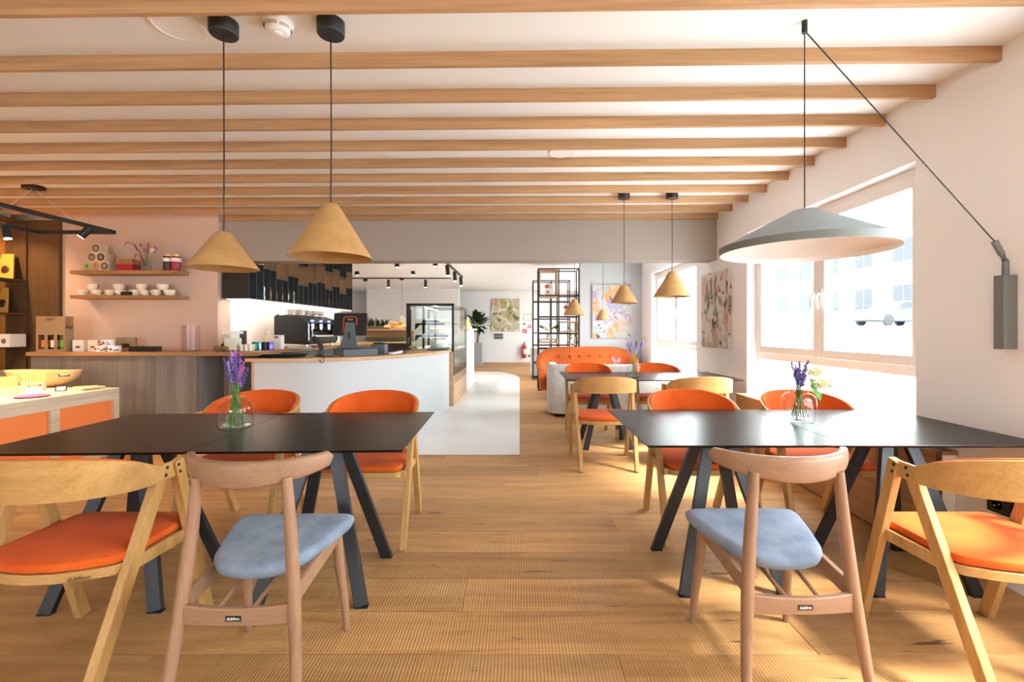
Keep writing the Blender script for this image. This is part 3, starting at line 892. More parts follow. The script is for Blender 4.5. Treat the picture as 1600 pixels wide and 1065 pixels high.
lavender('loose pale lavender in the vase on the middle table', (vm.x, vm.y, TZ + .0005), 14, .40, .12, .07, [M['lilac'], M['lilac'], M['purple']], 5, .06)
# small vase on a side table behind the middle table
sd = thing('side_table', 'small pale side table in front of the orange sofa', 'table', (at(963, 0, 7.75).x, 7.75, 0))
MB().lathe([(0, .50), (.24, .50), (.25, .51), (.25, .52), (.24, .53), (0, .53)], 28).obj('table_top', M['pvc'], sd, smooth=True)
MB().tube([(0, 0, .02), (0, 0, .50)], .02, 10).obj('post', M['pvc'], sd, smooth=True)
MB().lathe([(0, 0), (.16, 0), (.16, .015), (.03, .03), (0, .03)], 24).obj('base', M['pvc'], sd, smooth=True)
vs_ = Vector((at(963, 0, 7.75).x, 7.75, .53))
glass_vase('small white vase on the side table before the orange sofa', vs_, .052, .13, mt=M['whitegloss'])
lavender('short lilac flowers in the small vase before the sofa', vs_, 7, .26, .10, .06, [M['lilac']], 12, .03)

# ================================================================ PENDANT LAMPS
def pendant(label, X, Y, zap, zbase, R, rt=.034, zc=ZC, mt=None, canopy=True):
    p = thing('pendant_lamp', label, 'lamp', (X, Y, 0), 0, 'oak veneer cone pendants')
    if canopy:
        MB().lathe([(0, zc - .062), (.056, zc - .062), (.06, zc - .056), (.06, zc - .001), (0, zc - .001)], 28).obj('canopy', M['black'], p, smooth=True)
    MB().tube([(0, 0, zap - .01), (.002, 0, zap + .3), (0, 0, zc - .06)], .0034, 6).obj('cable', M['black'], p)
    h = zap - zbase
    pr = [(R - .003, zbase + .001), (R, zbase), (R + .0015, zbase + .003), (rt + .004, zap - .012), (rt - .004, zap - .003), (rt * .6, zap), (0, zap),]
    inn = [(0, zap - .01), (rt * .6, zap - .01), (rt, zap - .02), (R - .004, zbase + .001)]
    MB().lathe(pr[1:], 48, cap=False).lathe(list(reversed(inn)), 48, cap=False).obj('shade', mt or M['lampwood'], p, smooth=True)
    MB().lathe([(0, zap - .10), (.018, zap - .10), (.02, zap - .05), (.02, zap - .012), (0, zap - .012)], 14).obj('bulb_holder', M['black'], p, smooth=True)
    return p
pendant('small oak cone pendant at left over the lavender vase', -1.34, 2.06, 1.693, 1.525, .142)
pendant('large oak cone pendant over the left table, nearest the passage', -.855, 2.06, 1.82, 1.575, .178)
pendant('smaller of two oak cone pendants over the middle table', at(975, 0, 4.63).x, 4.63, 1.70, 1.52, .137, zc=ZC)
pendant('larger of two oak cone pendants over the middle table', at(1050, 0, 4.63).x, 4.63, 1.845, 1.585, .183, zc=ZC)
pendant('oak cone pendant hanging before the black metal shelf', at(897.5, 0, 7.4).x, 7.4, at(0, 467, 7.4).z, at(0, 492, 7.4).z, .177)
pendant('smallest oak cone pendant in front of the pale canvas', at(942, 0, 8.2).x, 8.2, at(0, 482.5, 8.2).z, at(0, 500, 8.2).z, .13)
pendant('oak cone pendant far behind the till screen', at(571, 0, 12.5).x, 12.5, at(0, 494, 12.5).z, at(0, 504, 12.5).z, .13)
# grey disc lamp with ceiling pin and wall bracket
gl = thing('disc_lamp', 'large grey cone lamp with white underside held by a wall bracket', 'lamp', (1.287, 2.056, 0))
zb = 1.60; R = .352
MB().lathe([(R, zb), (R + .002, zb + .03), (R - .004, zb + .034), (.05, zb + .188), (.02, zb + .195), (0, zb + .195)], 72, cap=False).obj('shade', M['lampgrey'], gl, smooth=True)
MB().lathe([(0, zb + .175), (.05, zb + .17), (R - .012, zb + .022), (R - .006, zb + .0), (R - .0005, zb)], 72, cap=False).obj('white_lining', M['lampwhite'], gl, smooth=True)
MB().lathe([(R + .0012, zb + .0005), (R + .0042, zb + .031)], 72, cap=False).obj('rim', M['lampgreyd'], gl, smooth=True)
MB().tube([(0, 0, ZC), (0, 0, ZC - .055)], .012, 12).obj('ceiling_pin', M['black'], gl, smooth=True)
MB().tube([(0, 0, ZC - .05), (0, 0, zb + .19)], .003, 6).obj('cable', M['black'], gl)
bx, by = XW - 1.287, at(1572, 0, 1).x
byw = 2.185 - 2.056
tipz = at(0, 377, byw + 2.056).z
tip = Vector((at(1554, 0, byw + 2.056).x - 1.287, byw, tipz))
MB().tube([(.006, 0, ZC - .05), tip], .003, 6).obj('stay_cable', M['black'], gl)
bk = MB().box(XW - 1.287 - .068, XW - 1.287 - .001, byw - .024, byw + .024, at(0, 545, byw + 2.056).z, at(0, 430, byw + 2.056).z).obj('wall_box', M['lampgreyd'], gl, bevel=.002)
jx = XW - 1.287 - .034
MB().tube([(jx, byw, at(0, 431, byw + 2.056).z), (jx, byw, at(0, 408, byw + 2.056).z), tip + (Vector((jx, byw, at(0, 408, byw + 2.056).z)) - tip) * .62], .0135, 12).tube([tip + (Vector((jx, byw, at(0, 408, byw + 2.056).z)) - tip) * .64, tip], .0145, 12).obj('elbow_arm', M['lampgreyd'], gl, smooth=True)
# ceiling fittings
def round_speaker(label, x, y, r=.10):
    s = thing('ceiling_speaker', label, 'speaker', (x, y, ZC), 0, 'round white ceiling speakers')
    MB().lathe([(r, 0), (r, -.006), (r - .012, -.008), (r - .014, -.004)], 40, cap=False).obj('rim', M['whitepl'], s, smooth=True)
    MB().lathe([(0, -.005), (r - .013, -.005)], 40, cap=False).obj('grille', M['backwall'], s)
round_speaker('round white ceiling speaker left of the smoke detector', at(279, 0, 2.09).x, 2.09, .112)
round_speaker('round white ceiling speaker above the shelf wall', at(70, 0, 3.58).x, 3.58, .10)
round_speaker('round white ceiling speaker over the middle of the room', at(877, 0, 3.58).x, 3.58, .10)
sm = thing('smoke_detector', 'white smoke detector between the two pendant canopies', 'smoke detector', (at(434, 0, 2.06).x, 2.06, ZC))
MB().lathe([(.066, 0), (.066, -.014), (.062, -.018), (.058, -.026), (.05, -.045), (.036, -.052), (0, -.053)], 36).obj('housing', M['whitepl'], sm, smooth=True)
for zz, r_ in ((-.030, .0575), (-.037, .0545)):
    mb = MB()
    for k in range(6):
        a0 = k * PI / 3 + .1
        mb.tube([(r_ * math.cos(a0 + j * .14), r_ * math.sin(a0 + j * .14), zz) for j in range(7)], .0016, 4)
    mb.obj('vent_slot_ring', M['black'], sm)
MB().lathe([(.018, -.052), (.017, -.057), (0, -.058)], 16).obj('test_button', M['whitepl'], sm, smooth=True)
ORD = ['first', 'second', 'third', 'fourth', 'fifth', 'sixth', 'seventh', 'eighth', 'ninth', 'tenth', 'eleventh', 'twelfth', 'thirteenth', 'fourteenth', 'fifteenth', 'sixteenth']
# ================================================================ LEFT: WALL SHELVES, BACK COUNTER
SY = 5.285
def wshelf(label, zt, zb):
    s = thing('wall_shelf', label, 'shelf')
    MB().box(at(109, 0, SY).x, at(275, 0, SY).x, SY, 5.499, zb, zt).obj('shelf_board', M['shelfwood'], s, bevel=.002)
    return s
ZU, ZL = at(0, 421.8, SY).z, at(0, 461, SY).z
wshelf('upper oak wall shelf carrying boxes and preserve jars', ZU, at(0, 427.7, SY).z)
wshelf('lower oak wall shelf carrying cream cups', ZL, at(0, 466, SY).z)
# printed tea cubes
def cube(x, z, s, label, col, rz=0.0):
    c = thing('tea_box', label, 'box', (x, 5.37, z), rz, 'printed cube boxes on the upper shelf')
    MB().box(-s / 2, s / 2, -s / 2, s / 2, 0, s).obj('carton', M['cardlt'], c, bevel=.002)
    MB().lathe([(s * .40, 0), (s * .40, .0012), (0, .0012)], 18, T=Matrix.Translation((0, -s / 2, s / 2)) @ Matrix.Rotation(PI / 2, 4, 'X')).obj('round_print', col, c)
    MB().lathe([(s * .22, .0012), (s * .22, .0018), (s * .13, .0018), (s * .13, .0012)], 14, T=Matrix.Translation((0, -s / 2, s / 2)) @ Matrix.Rotation(PI / 2, 4, 'X')).obj('ring_print', M['cardlt'], c)
S_ = .104
M['limep'] = mat('lime_print', (0.2, 0.42, 0.06), .7); M['orp'] = mat('orange_print', (0.62, 0.18, 0.05), .7); M['brp'] = mat('brown_print', (0.12, 0.06, 0.04), .7)
Yc = 5.37
cx1, cx2, cx3 = at(142.5, 0, Yc).x, at(155.5, 0, Yc).x, at(169.5, 0, Yc).x
cube(cx1, ZU, S_, 'bottom left cube box with green print on the upper shelf', M['limep'])
cube(cx2, ZU, S_, 'bottom middle cube box with orange print on the upper shelf', M['orp'])
cube(cx3 , ZU, S_, 'bottom right cube box with brown print on the upper shelf', M['brp'])
cube(cx1 + .055, ZU + S_ + .0005, S_, 'middle row left cube box on the upper shelf', M['brp'])
cube(cx2 + .063, ZU + S_ + .0005, S_, 'middle row right cube box on the upper shelf', M['black'])
cube(cx2 + .002, ZU + 2 * S_ + .001, S_, 'topmost cube box of the small pyramid', M['brp'])
# basket box
bk = thing('gift_basket', 'brown slatted basket beside the vase on the upper shelf', 'basket', (at(201, 0, Yc).x, Yc, ZU))
MB().prism([(-.095, -.06), (.095, -.06), (.095, .06), (-.095, .06)], 0, .075).obj('lower_body', M['berry'], bk, bevel=.004)
mb = MB()
for k in range(8): mb.box(-.092 + k * .0235, -.092 + k * .0235 + .019, -.061, .06, .075, .135)
mb.obj('slats', M['shelfwood'], bk, bevel=.002)
# vase with dried flowers on the shelf
glass_vase('small glass vase with dried stems on the upper shelf', (at(228, 0, Yc).x, Yc, ZU), .05, .14, 'small glass vases of flowers')
lav = lavender('wild bouquet with a white bloom on the upper shelf', (at(228, 0, Yc).x, Yc, ZU), 14, .34, .12, .07, [M['purple'], M['pinkfl'], M['drystem']], 21, .04)
MB().tube([(0, 0, .05), (-.06, -.01, .22), (-.13, -.02, .31), (-.20, -.03, .335), (-.225, -.03, .29)], [.004, .005, .005, .005, .003], 6).obj('hanging_amaranth', M['berry'], lav, smooth=True)
MB().tube([(0, 0, .05), (-.05, -.02, .17), (-.09, -.03, .20), (-.115, -.03, .12)], [.004, .005, .005, .003], 6).obj('hanging_amaranth', M['berry'], lav, smooth=True)
pt = MB()
for i in range(18):
    q = i * 2.4; k = (i / 18) ** .6
    b = Vector((.115, -.04, .235)); d = Vector((math.cos(q) * k, -.5, math.sin(q) * k)).normalized() * (.02 + .02 * k)
    pt.leaf(b, b + d, .026, up=(math.sin(q), 0, math.cos(q)), bend=.25)
pt.obj('white_bloom', M['cream'], lav, solid=.0008)
def pjar(px, label, fill):
    j = thing('preserve_jar', label, 'jar', (at(px, 0, Yc).x, Yc, ZU), 0, 'preserve jars on the upper shelf')
    MB().lathe([(0, 0), (.047, 0), (.05, .006), (.05, .16), (.045, .17), (0, .17)], 20).obj('filling', fill, j, smooth=True)
    MB().lathe([(.0508, .108), (.0508, .150)], 20).obj('paper_label', M['whitepl'], j, smooth=True)
    MB().lathe([(0, .17), (.049, .17), (.049, .19), (0, .192)], 20).obj('lid', M['gold'], j, smooth=True)
pjar(262.5, 'dark preserve jar with gold lid, left of the shelf pair', M['choc'])
pjar(275, 'red preserve jar with gold lid at the right end of the shelf', M['berry'])
# cups on the lower shelf
def cup_mesh(R=.05, H=.055):
    return MB().lathe([(0, 0), (R * .62, 0), (R * .66, .004), (R * .92, H * .5), (R, H), (R * .95, H), (R * .86, H * .5), (R * .55, .01), (0, .008)], 20).mesh('cup')
cm = None
lowx = [130, 152, 173, 189, 211, 227, 244.5, 265]
cupspots = [(x, 0) for x in lowx] + [(145, 1), (186, 1), (222, 1), (254, 1)]
for ci, (px, up) in enumerate(cupspots):
    if cm is None:
        cm = MB().lathe([(0, 0), (.034, 0), (.038, .005), (.055, .030), (.060, .066), (.056, .066), (.051, .034), (.034, .012), (0, .010)], 20).obj('cup', M['ceramic'], None, smooth=True); o = cm
    else:
        o = cm.copy(); COL.objects.link(o)
    o.location = (at(px, 0, Yc).x, Yc, ZL + (.067 if up else 0.0005))
    tag(o, (ORD[ci - 8] + ' cream cup from the left in the upper row on the lower wall shelf') if up else (ORD[ci] + ' cream cup from the left standing directly on the lower wall shelf'), 'cup', 'upper row of cream cups' if up else 'lower row of cream cups')
tag(MB().box(at(190, 0, 5.31).x, at(206, 0, 5.31).x, 5.295, 5.318, ZL, ZL + .043).obj('name_sign', M['black'], bevel=.002), 'small black sign between the cream cups', 'sign')

# back counter
CZ = 1.004; CYF = 5.0
ct = thing('back_counter', 'long back counter with grey laminate front and oak worktop', 'counter')
MB().prism([(at(40, 0, CYF).x, CYF), (at(399, 0, CYF).x, CYF), (-2.86, 9.1), (-3.62, 9.1), (-3.62, 5.70), (-3.64, 5.499), (at(40, 0, CYF).x, 5.499)], CZ - .042, CZ).obj('worktop', M['shelfwood'], ct, bevel=.004)
xs = [at(48, 0, CYF + .03).x, at(243, 0, CYF + .03).x, at(307, 0, CYF + .03).x]
for a, b in zip(xs[:-1], xs[1:]):
    MB().box(a + .001, b - .001, CYF + .03, CYF + .05, 0, CZ - .043).obj('front_panel', M['greypanel'], ct, bevel=.0015)
MB().box(xs[-1] - .02, xs[-1], CYF + .051, 5.498, 0, CZ - .043).obj('end_panel', M['greypanel'], ct)
MB().box(-3.61, -2.93, 5.75, 9.08, .08, CZ - .043).obj('cabinet_body', M['darkgrey'], ct)
# things along the back counter
bxX = at(86, 0, 5.2).x
bx = thing('bottle_carton', 'kraft carrier with three bottles at the left end of the back counter', 'box', (at(86, 0, 5.15).x, 5.15, CZ))
ch = at(0, 494, 5.15).z - CZ
wd = .165
mb = MB()
for (a, b, c, d) in ((-wd, wd, .0, .03), (-wd, wd, .19, ch - .05), (-wd, -wd + .025, .03, .19), (wd - .025, wd, .03, .19), (-.07, -.035, .03, .19), (.035, .07, .03, .19), (-wd, -.05, ch - .05, ch - .02), (.05, wd, ch - .05, ch - .02), (-wd, wd, ch - .02, ch)):
    mb.box(a, b, -.048, -.044, c, d)
mb.box(-wd, wd, .044, .048, 0, ch).box(-wd, -wd + .004, -.044, .044, 0, .26).box(wd - .004, wd, -.044, .044, 0, .26).box(-wd, wd, -.044, .044, 0, .004)
mb.obj('carton', M['card'], bx)
for k, (mt_) in enumerate((M['orp'], M['whitepl'], M['limep'])):
    x = -.105 + .105 * k
    b_ = MB().lathe([(0, .005), (.034, .005), (.036, .012), (.036, .16), (.016, .22), (.014, .27), (0, .27)], 16, c=(x, 0, 0)).obj('bottle', M['choc'] if k != 2 else M['green'], bx, smooth=True)
    MB().lathe([(.0365, .05), (.0365, .13)], 16, c=(x, 0, 0)).obj('bottle_label', mt_, b_, smooth=True)
def tub(px, z, label, R=.062, H=.066):
    p = at(px, 0, 5.14)
    t = thing('tin', label, 'tin', (p.x, 5.14, z), 0, 'round printed tins on the back counter')
    MB().lathe([(0, 0), (R, 0), (R, H * .8), (R * 1.03, H * .8), (R * 1.03, H), (0, H)], 22).obj('tin_body', M['whitegloss'], t, smooth=True)
    mb = MB(); rr = random.Random(px)
    for k in range(12):
        q = -PI / 2 + rr.uniform(-1.3, 1.3); zz = rr.uniform(.014, .045)
        mb.ball((R * math.cos(q), R * math.sin(q), zz), (.010, .010, .008), 6, 4)
    mb.obj('berry_print', M['berry'] if z > CZ + .01 else M['soil'], t)
tub(160.5, CZ, 'left printed tin of the bottom pair on the back counter')
tub(179, CZ, 'right printed tin of the bottom pair on the back counter')
tub(168.5, CZ + .0665, 'dark printed tin standing on two others on the back counter')
def cbox(px0, px1, y1, label, mt_, Y=5.14, d=.06, mark=M['soil']):
    p0, p1 = at(px0, 0, Y), at(px1, 0, Y)
    t = thing('gift_box', label, 'box', ((p0.x + p1.x) / 2, Y, CZ), 0)
    w = (p1.x - p0.x) / 2; h = at(0, y1, Y).z - CZ
    MB().box(-w, w, 0, d, 0, h).obj('carton', mt_, t, bevel=.002)
    if mark: MB().lathe([(w * .5, 0), (w * .5, .001), (0, .001)], 14, T=Matrix.Translation((0, 0, h * .4)) @ Matrix.Rotation(PI / 2, 4, 'X') @ Matrix.Scale(.45, 4, (0, 1, 0))).obj('printed_mark', mark, t)
cbox(113, 130, 531, 'white gift box right of the bottle carrier', M['whitepl'])
cbox(137, 152, 531, 'pale gift box left of the printed tins', M['ceramic'])
cbox(181, 211, 527, 'brown flat box leaning behind the tins', M['card'], 5.3, .03, M['choc'])
cbox(201, 242, 541, 'long black box lying on the back counter', M['black'], 5.16, .1, None)
rg = thing('ribbed_vase', 'tall ribbed smoky glass cylinder on the back counter', 'vase', (at(298, 0, 5.2).x, 5.2, CZ))
hh = at(0, 507.5, 5.2).z - CZ
mb = MB(); n = 48; rows = []
for z in (0, .01, hh * .5, hh):
    rows.append([((.088 + .003 * (j % 2)) * math.cos(2 * PI * j / n), (.088 + .003 * (j % 2)) * math.sin(2 * PI * j / n), z) for j in range(n)])
for z in (hh, .012):
    rows.append([(.080 * math.cos(2 * PI * j / n), .080 * math.sin(2 * PI * j / n), z) for j in range(n)])
mb.grid(rows, True); mb.f.append(tuple(reversed(range(n)))); e = 5 * n; mb.f.append(tuple(range(e, e + n)))
mb.obj('glass_body', M['purpleglass'], rg, smooth=True)
# right part of the back counter: jars, boxes, books
def simple(name, label, cat, mb, mt_, smooth=False, bevel=.002, group=None, loc=None):
    o = mb.obj(name, mt_, None, smooth=smooth, bevel=bevel, loc=loc)
    return tag(o, label, cat, group)
p = at(336, 0, 5.25)
simple('pepper_mill', 'dark wooden mill lying on the back counter edge', 'mill', MB().lathe([(0, 0), (.028, 0), (.032, .02), (.022, .06), (.024, .12), (.03, .14), (.02, .16), (0, .165)], 16, T=Matrix.Rotation(PI / 2, 4, 'Y')), M['soil'], True, 0, loc=(p.x, 5.25, CZ + .033))
p = at(350.5, 0, 5.3)
simple('wooden_ring', 'upright round wooden trivet beside the clear canister', 'trivet', MB().lathe([(.03, -.02), (.06, -.02), (.06, .02), (.03, .02), (.03, -.02)], 24, T=Matrix.Rotation(PI / 2, 4, 'X')), M['counter'], True, 0, loc=(p.x, 5.3, CZ + .0605))
cn = thing('clear_canister', 'clear square canister on the back counter by the white wall', 'canister', (at(364, 0, 5.3).x, 5.3, CZ))
MB().box(-.08, .08, -.07, .07, .0, .20).obj('canister_body', M['caseglass'], cn, bevel=.006)
MB().box(-.082, .082, -.072, .072, .20, .228).obj('lid', M['whitepl'], cn, bevel=.006)
MB().box(-.07, .07, -.06, .06, .008, .15).obj('contents', M['ceramic'], cn, bevel=.01)
simple('coffee_packet', 'narrow dark packet behind the clear canister', 'packet', MB().box(-.026, .026, -.03, .03, 0, .235), M['choc'], loc=(at(380, 0, 5.42).x, 5.42, CZ))
rr = random.Random(8)
for k in range(6):
    px = 378 + k * 3.4
    R_ = rr.uniform(.022, .03)
    simple('paper_cup', ORD[k] + ' patterned small cup from the left beside the dark packet', 'cup', MB().lathe([(0, 0), (R_ * .8, 0), (R_, .075), (R_ * .94, .075), (R_ * .75, .006), (0, .006)], 14), M['ceramic'], True, 0, 'patterned cups beside the dark packet', loc=(at(px, 0, 5.26 + .12 * (k % 2)).x, 5.26 + .12 * (k % 2), CZ + (.0005 if k % 3 else .0005)))
M['petrol'] = mat('petrol_metal', (0.01, 0.12, 0.10), .25, metal=.8); M['cyan'] = mat('cyan_metal', (0.2, 0.5, 0.62), .25, metal=.8); M['violet'] = mat('violet_metal', (0.16, 0.10, 0.5), .25, metal=.8)
for k, (px, mt_, lb) in enumerate(((398.5, M['petrol'], 'dark green'), (404, M['cyan'], 'light blue'), (411, M['black'], 'black'), (418.5, M['violet'], 'violet'))):
    simple('metal_flask', lb + ' metal tumbler in the row on the back counter', 'tumbler', MB().lathe([(0, 0), (.03, 0), (.033, .09), (.030, .098), (0, .1)], 16), mt_, True, 0, 'metal tumblers in a row', loc=(at(px, 0, 5.5).x + .0, 5.5 + .02 * k, CZ))
bg_ = thing('drinks_carton', 'white carton with red print beside the coffee machine', 'carton', (at(435, 0, 5.75).x, 5.75, CZ))
MB().box(-.055, .055, -.04, .04, 0, .175).prism([(-.055, -.04), (.055, -.04), (.055, .04), (-.055, .04)], .175, .18).obj('carton', M['whitepl'], bg_, bevel=.003)
MB().box(-.03, .02, -.0415, -.0405, .14, .165).obj('red_print', M['red'], bg_)
simple('syrup_bottle', 'pale pump bottle left of the red printed carton', 'bottle', MB().lathe([(0, 0), (.032, 0), (.034, .01), (.034, .15), (.012, .18), (.012, .21), (.02, .212), (.02, .235), (0, .235)], 16), M['ceramic'], True, 0, loc=(at(420, 0, 5.85).x, 5.85, CZ))

# ================================================================ COFFEE MACHINE
cmX0, cmX1, cmY0, cmY1 = -3.40, -2.90, 6.25, 7.25
cf = thing('coffee_machine', 'large black espresso machine with chrome group heads on the back counter', 'coffee machine', (0, 0, CZ))
def sideplate(y0, y1):
    pr = [(cmX0 + .02, .06), (cmX1 - .03, .04), (cmX1, .07), (cmX1, .16), (cmX1 - .12, .17), (cmX1 - .14, .30), (cmX1 - .05, .34), (cmX1 - .05, .40), (cmX1 - .22, .455), (cmX0 + .06, .46), (cmX0 + .02, .43)]
    mb = MB(); n = len(pr)
    mb.add([(x, y0, z) for x, z in pr] + [(x, y1, z) for x, z in pr], [tuple(range(n)), tuple(reversed(range(n, 2 * n)))] + [(i, n + i, n + (i + 1) % n, (i + 1) % n) for i in range(n)])
    return mb
sp_ = [(cmX0 + .02, .06), (cmX1 - .02, .04), (cmX1 + .01, .10), (cmX1 + .01, .34), (cmX1 - .04, .40), (cmX1 - .20, .455), (cmX0 + .06, .46), (cmX0 + .02, .43)]
for y0 in (cmY0, cmY1 - .03):
    n = len(sp_); mb = MB()
    mb.add([(x, y0, z) for x, z in sp_] + [(x, y0 + .03, z) for x, z in sp_], [tuple(range(n)), tuple(reversed(range(n, 2 * n)))] + [(i, n + i, n + (i + 1) % n, (i + 1) % n) for i in range(n)])
    mb.obj('side_panel', M['black'], cf, bevel=.03, seg=4)
sideplate(cmY0 + .031, cmY1 - .031).obj('body', M['blackmetal'], cf, bevel=.01)
MB().tube([(cmX1 + .004, cmY0 - .004, .10), (cmX1 + .004, cmY0 - .004, .33), (cmX1 - .05, cmY0 - .004, .395), (cmX1 - .2, cmY0 - .004, .448), (cmX0 + .1, cmY0 - .004, .45)], .005, 6).obj('chrome_trim', M['chrome'], cf, smooth=True)
MB().box(cmX1 - .12, cmX1 + .05, cmY0 + .04, cmY1 - .04, .145, .17).obj('drip_tray', M['chrome'], cf, bevel=.004)
for k in range(3):
    y = cmY0 + .22 + .28 * k
    gh = MB().lathe([(0, .25), (.035, .25), (.038, .33), (0, .34)], 16, c=(cmX1 - .06, y, 0)).obj('group_head', M['chrome'], cf, smooth=True)
    MB().tube([(cmX1 - .06, y, .245), (cmX1 + .09, y, .235)], [.018, .013], 10).lathe([(0, .215), (.03, .22), (.033, .25), (0, .25)], 14, c=(cmX1 - .06, y, 0)).obj('portafilter', M['black'], gh, smooth=True)
    MB().box(cmX1 - .052, cmX1 - .045, y - .05, y + .05, .355, .39).obj('display', M['screen'], cf)
for sy in (cmY0 + .06, cmY1 - .06):
    MB().tube([(cmX1 - .04, sy, .33), (cmX1 + .02, sy, .28), (cmX1 + .03, sy, .17)], .006, 6).obj('steam_wand', M['chrome'], cf, smooth=True)
for sx, sy in ((cmX0 + .06, cmY0 + .08), (cmX1 - .06, cmY0 + .08), (cmX0 + .06, cmY1 - .08), (cmX1 - .06, cmY1 - .08)):
    MB().tube([(sx, sy, 0), (sx, sy, .065)], .02, 10).obj('foot', M['chrome'], cf, smooth=True)
MB().tube([(cmX1 - .08, cmY0 + .03, .49), (cmX1 - .08, cmY1 - .03, .49)], .005, 6).tube([(cmX1 - .08, cmY0 + .03, .455), (cmX1 - .08, cmY0 + .03, .49)], .005, 6).tube([(cmX1 - .08, cmY1 - .03, .455), (cmX1 - .08, cmY1 - .03, .49)], .005, 6).obj('cup_rail', M['chrome'], cf)
for k in range(8):
    o = cm.copy(); COL.objects.link(o)
    o.location = (-3.16 + .09 * (k % 2) - .04, cmY0 + .10 + .11 * k, CZ + .4605); o.scale = (1.0, 1.0, 1.1)
    tag(o, ORD[k] + ' cup from the near end warming on the espresso machine', 'cup', 'cups on the espresso machine')
simple('milk_jug', 'white jug standing beside the till screen', 'jug', MB().lathe([(0, 0), (.045, 0), (.05, .01), (.05, .09), (.046, .1), (.042, .09), (.04, .012), (0, .012)], 18), M['whitegloss'], True, 0, loc=(at(541, 0, 7.4).x, 7.4, CZ))

# ================================================================ BOTTLE RACK
RX0, RX1, RY0, RZ0, RZ1 = -3.619, -3.30, 5.56, 1.64, 2.56
CWD = .31
rk = thing('bottle_rack', 'black wall rack of tall cells and lit niches above the bar', 'rack')
MB().box(RX0, RX1, RY0 - .012, RY0, RZ0, 2.086).obj('side_panel', M['black'], rk)
MB().box(RX0, RX0 + .01, RY0, RY0 + CWD, RZ0, 2.086).box(RX0, RX0 + .01, RY0 + CWD, RY0 + 11 * CWD, RZ0, RZ1).obj('back_panel', M['black'], rk)
MB().box(RX0 + .01, RX1, RY0, RY0 + 11 * CWD, RZ0 - .012, RZ0).obj('bottom_board', M['darkgrey'], rk)
MB().box(RX0 + .01, RX1, RY0 + CWD, RY0 + 11 * CWD, RZ1, RZ1 + .012).obj('top_board', M['black'], rk)
hs = [2.0, 2.05, 1.95, 2.03, 1.93, 2.0, 2.045, 1.95, 2.03, 1.93, 2.06]
M['tray'] = mat('rack_edge_grey', (0.06, 0.062, 0.065), .5)
niches = []
for i, h in enumerate(hs):
    y = RY0 + i * CWD
    MB().box(RX0 + .01, RX1 - .004, y + CWD - .006, y + CWD, RZ0, RZ1 if i else 2.086).box(RX1 - .004, RX1, y + CWD - .007, y + CWD + .001, RZ0, RZ1 if i else 2.086).obj('divider', M['tray'], rk)
    MB().box(RX0 + .01, RX1 - .002, y + CWD / 2 - .004, y + CWD / 2 + .003, RZ0, h - .006).obj('divider', M['tray'], rk)
    if i == 0:
        MB().box(RX0 + .01, RX1, y, y + CWD - .006, h - .008, h).obj('niche_board', M['tray'], rk)
        continue
    if h + .30 < RZ1 - .05:
        MB().box(RX0 + .01, RX1 - .002, y + CWD / 2 - .004, y + CWD / 2 + .003, h + .30, RZ1).obj('divider', M['tray'], rk)
    MB().box(RX0 + .01, RX1, y, y + CWD - .006, h - .008, h).obj('niche_board', M['tray'], rk)
    t_ = MB().box(RX0 + .01, RX1, y, y + CWD - .006, h + .292, h + .30).obj('niche_board', M['tray'], rk)
    MB().box(RX0 + .018, RX1 - .006, y + CWD - .012, y + CWD - .0065, h, h + .292).obj('niche_lining', M['tanbox'], rk)
    MB().box(RX0 + .011, RX0 + .018, y + .001, y + CWD - .007, h, h + .292).obj('niche_back', M['tanbox'], rk)
    MB().box(RX0 + .06, RX0 + .085, y + .04, y + CWD - .05, h + .287, h + .292).obj('led_strip', M['led'], t_)
    niches.append((y, h))
MB().box(RX0 + .03, RX0 + .30, RY0 + .02, RY0 + 11 * CWD, RZ0 - .020, RZ0 - .0125).obj('led_strip', M['ledstrip'], rk)
def bottle(loc, H, mt_, lab, k):
    b = thing('spirits_bottle', lab, 'bottle', loc, 0, 'bottles in the black rack')
    R_ = H * .13
    MB().lathe([(0, 0), (R_ * .95, 0), (R_, H * .03), (R_, H * .60), (R_ * .4, H * .76), (R_ * .36, H * .96), (R_ * .42, H * .97), (R_ * .42, H), (0, H)], 14).obj('bottle_body', mt_, b, smooth=True)
    MB().lathe([(R_ * 1.01, H * .18), (R_ * 1.01, H * .48)], 14).obj('bottle_label', k, b, smooth=True)
cols = [M['whitepl'], M['cyan'], M['orp'], M['ceramic'], M['limep'], M['redsign']]
for i, (y, h) in enumerate(niches):
    for j in range(1 + (i % 3 != 1)):
        bottle((RX1 - .07 - .06 * j, y + .06 + .07 * j, h + .0005), .25 - .03 * (i % 2), [M['ceramic'], M['choc'], M['breadl']][i % 3], ('front' if j == 0 else 'rear') + ' bottle in the ' + ORD[i] + ' lit niche of the black rack from the near end', cols[(i + j) % 6])
for (i, sl) in ((1, 0), (1, 1), (2, 0), (2, 1), (3, 0), (3, 1), (7, 1)):
    bottle((RX1 - .06, RY0 + i * CWD + .07 + sl * .155, RZ0 + .0005), .26 - .06 * (i == 2), [M['choc'], M['ceramic'], M['green']][(i + sl) % 3], ('nearer' if sl == 0 else 'farther') + ' bottle in the dark cells under the ' + ORD[i - 1 + 0] + ' lit niche', cols[(i + sl) % 6])

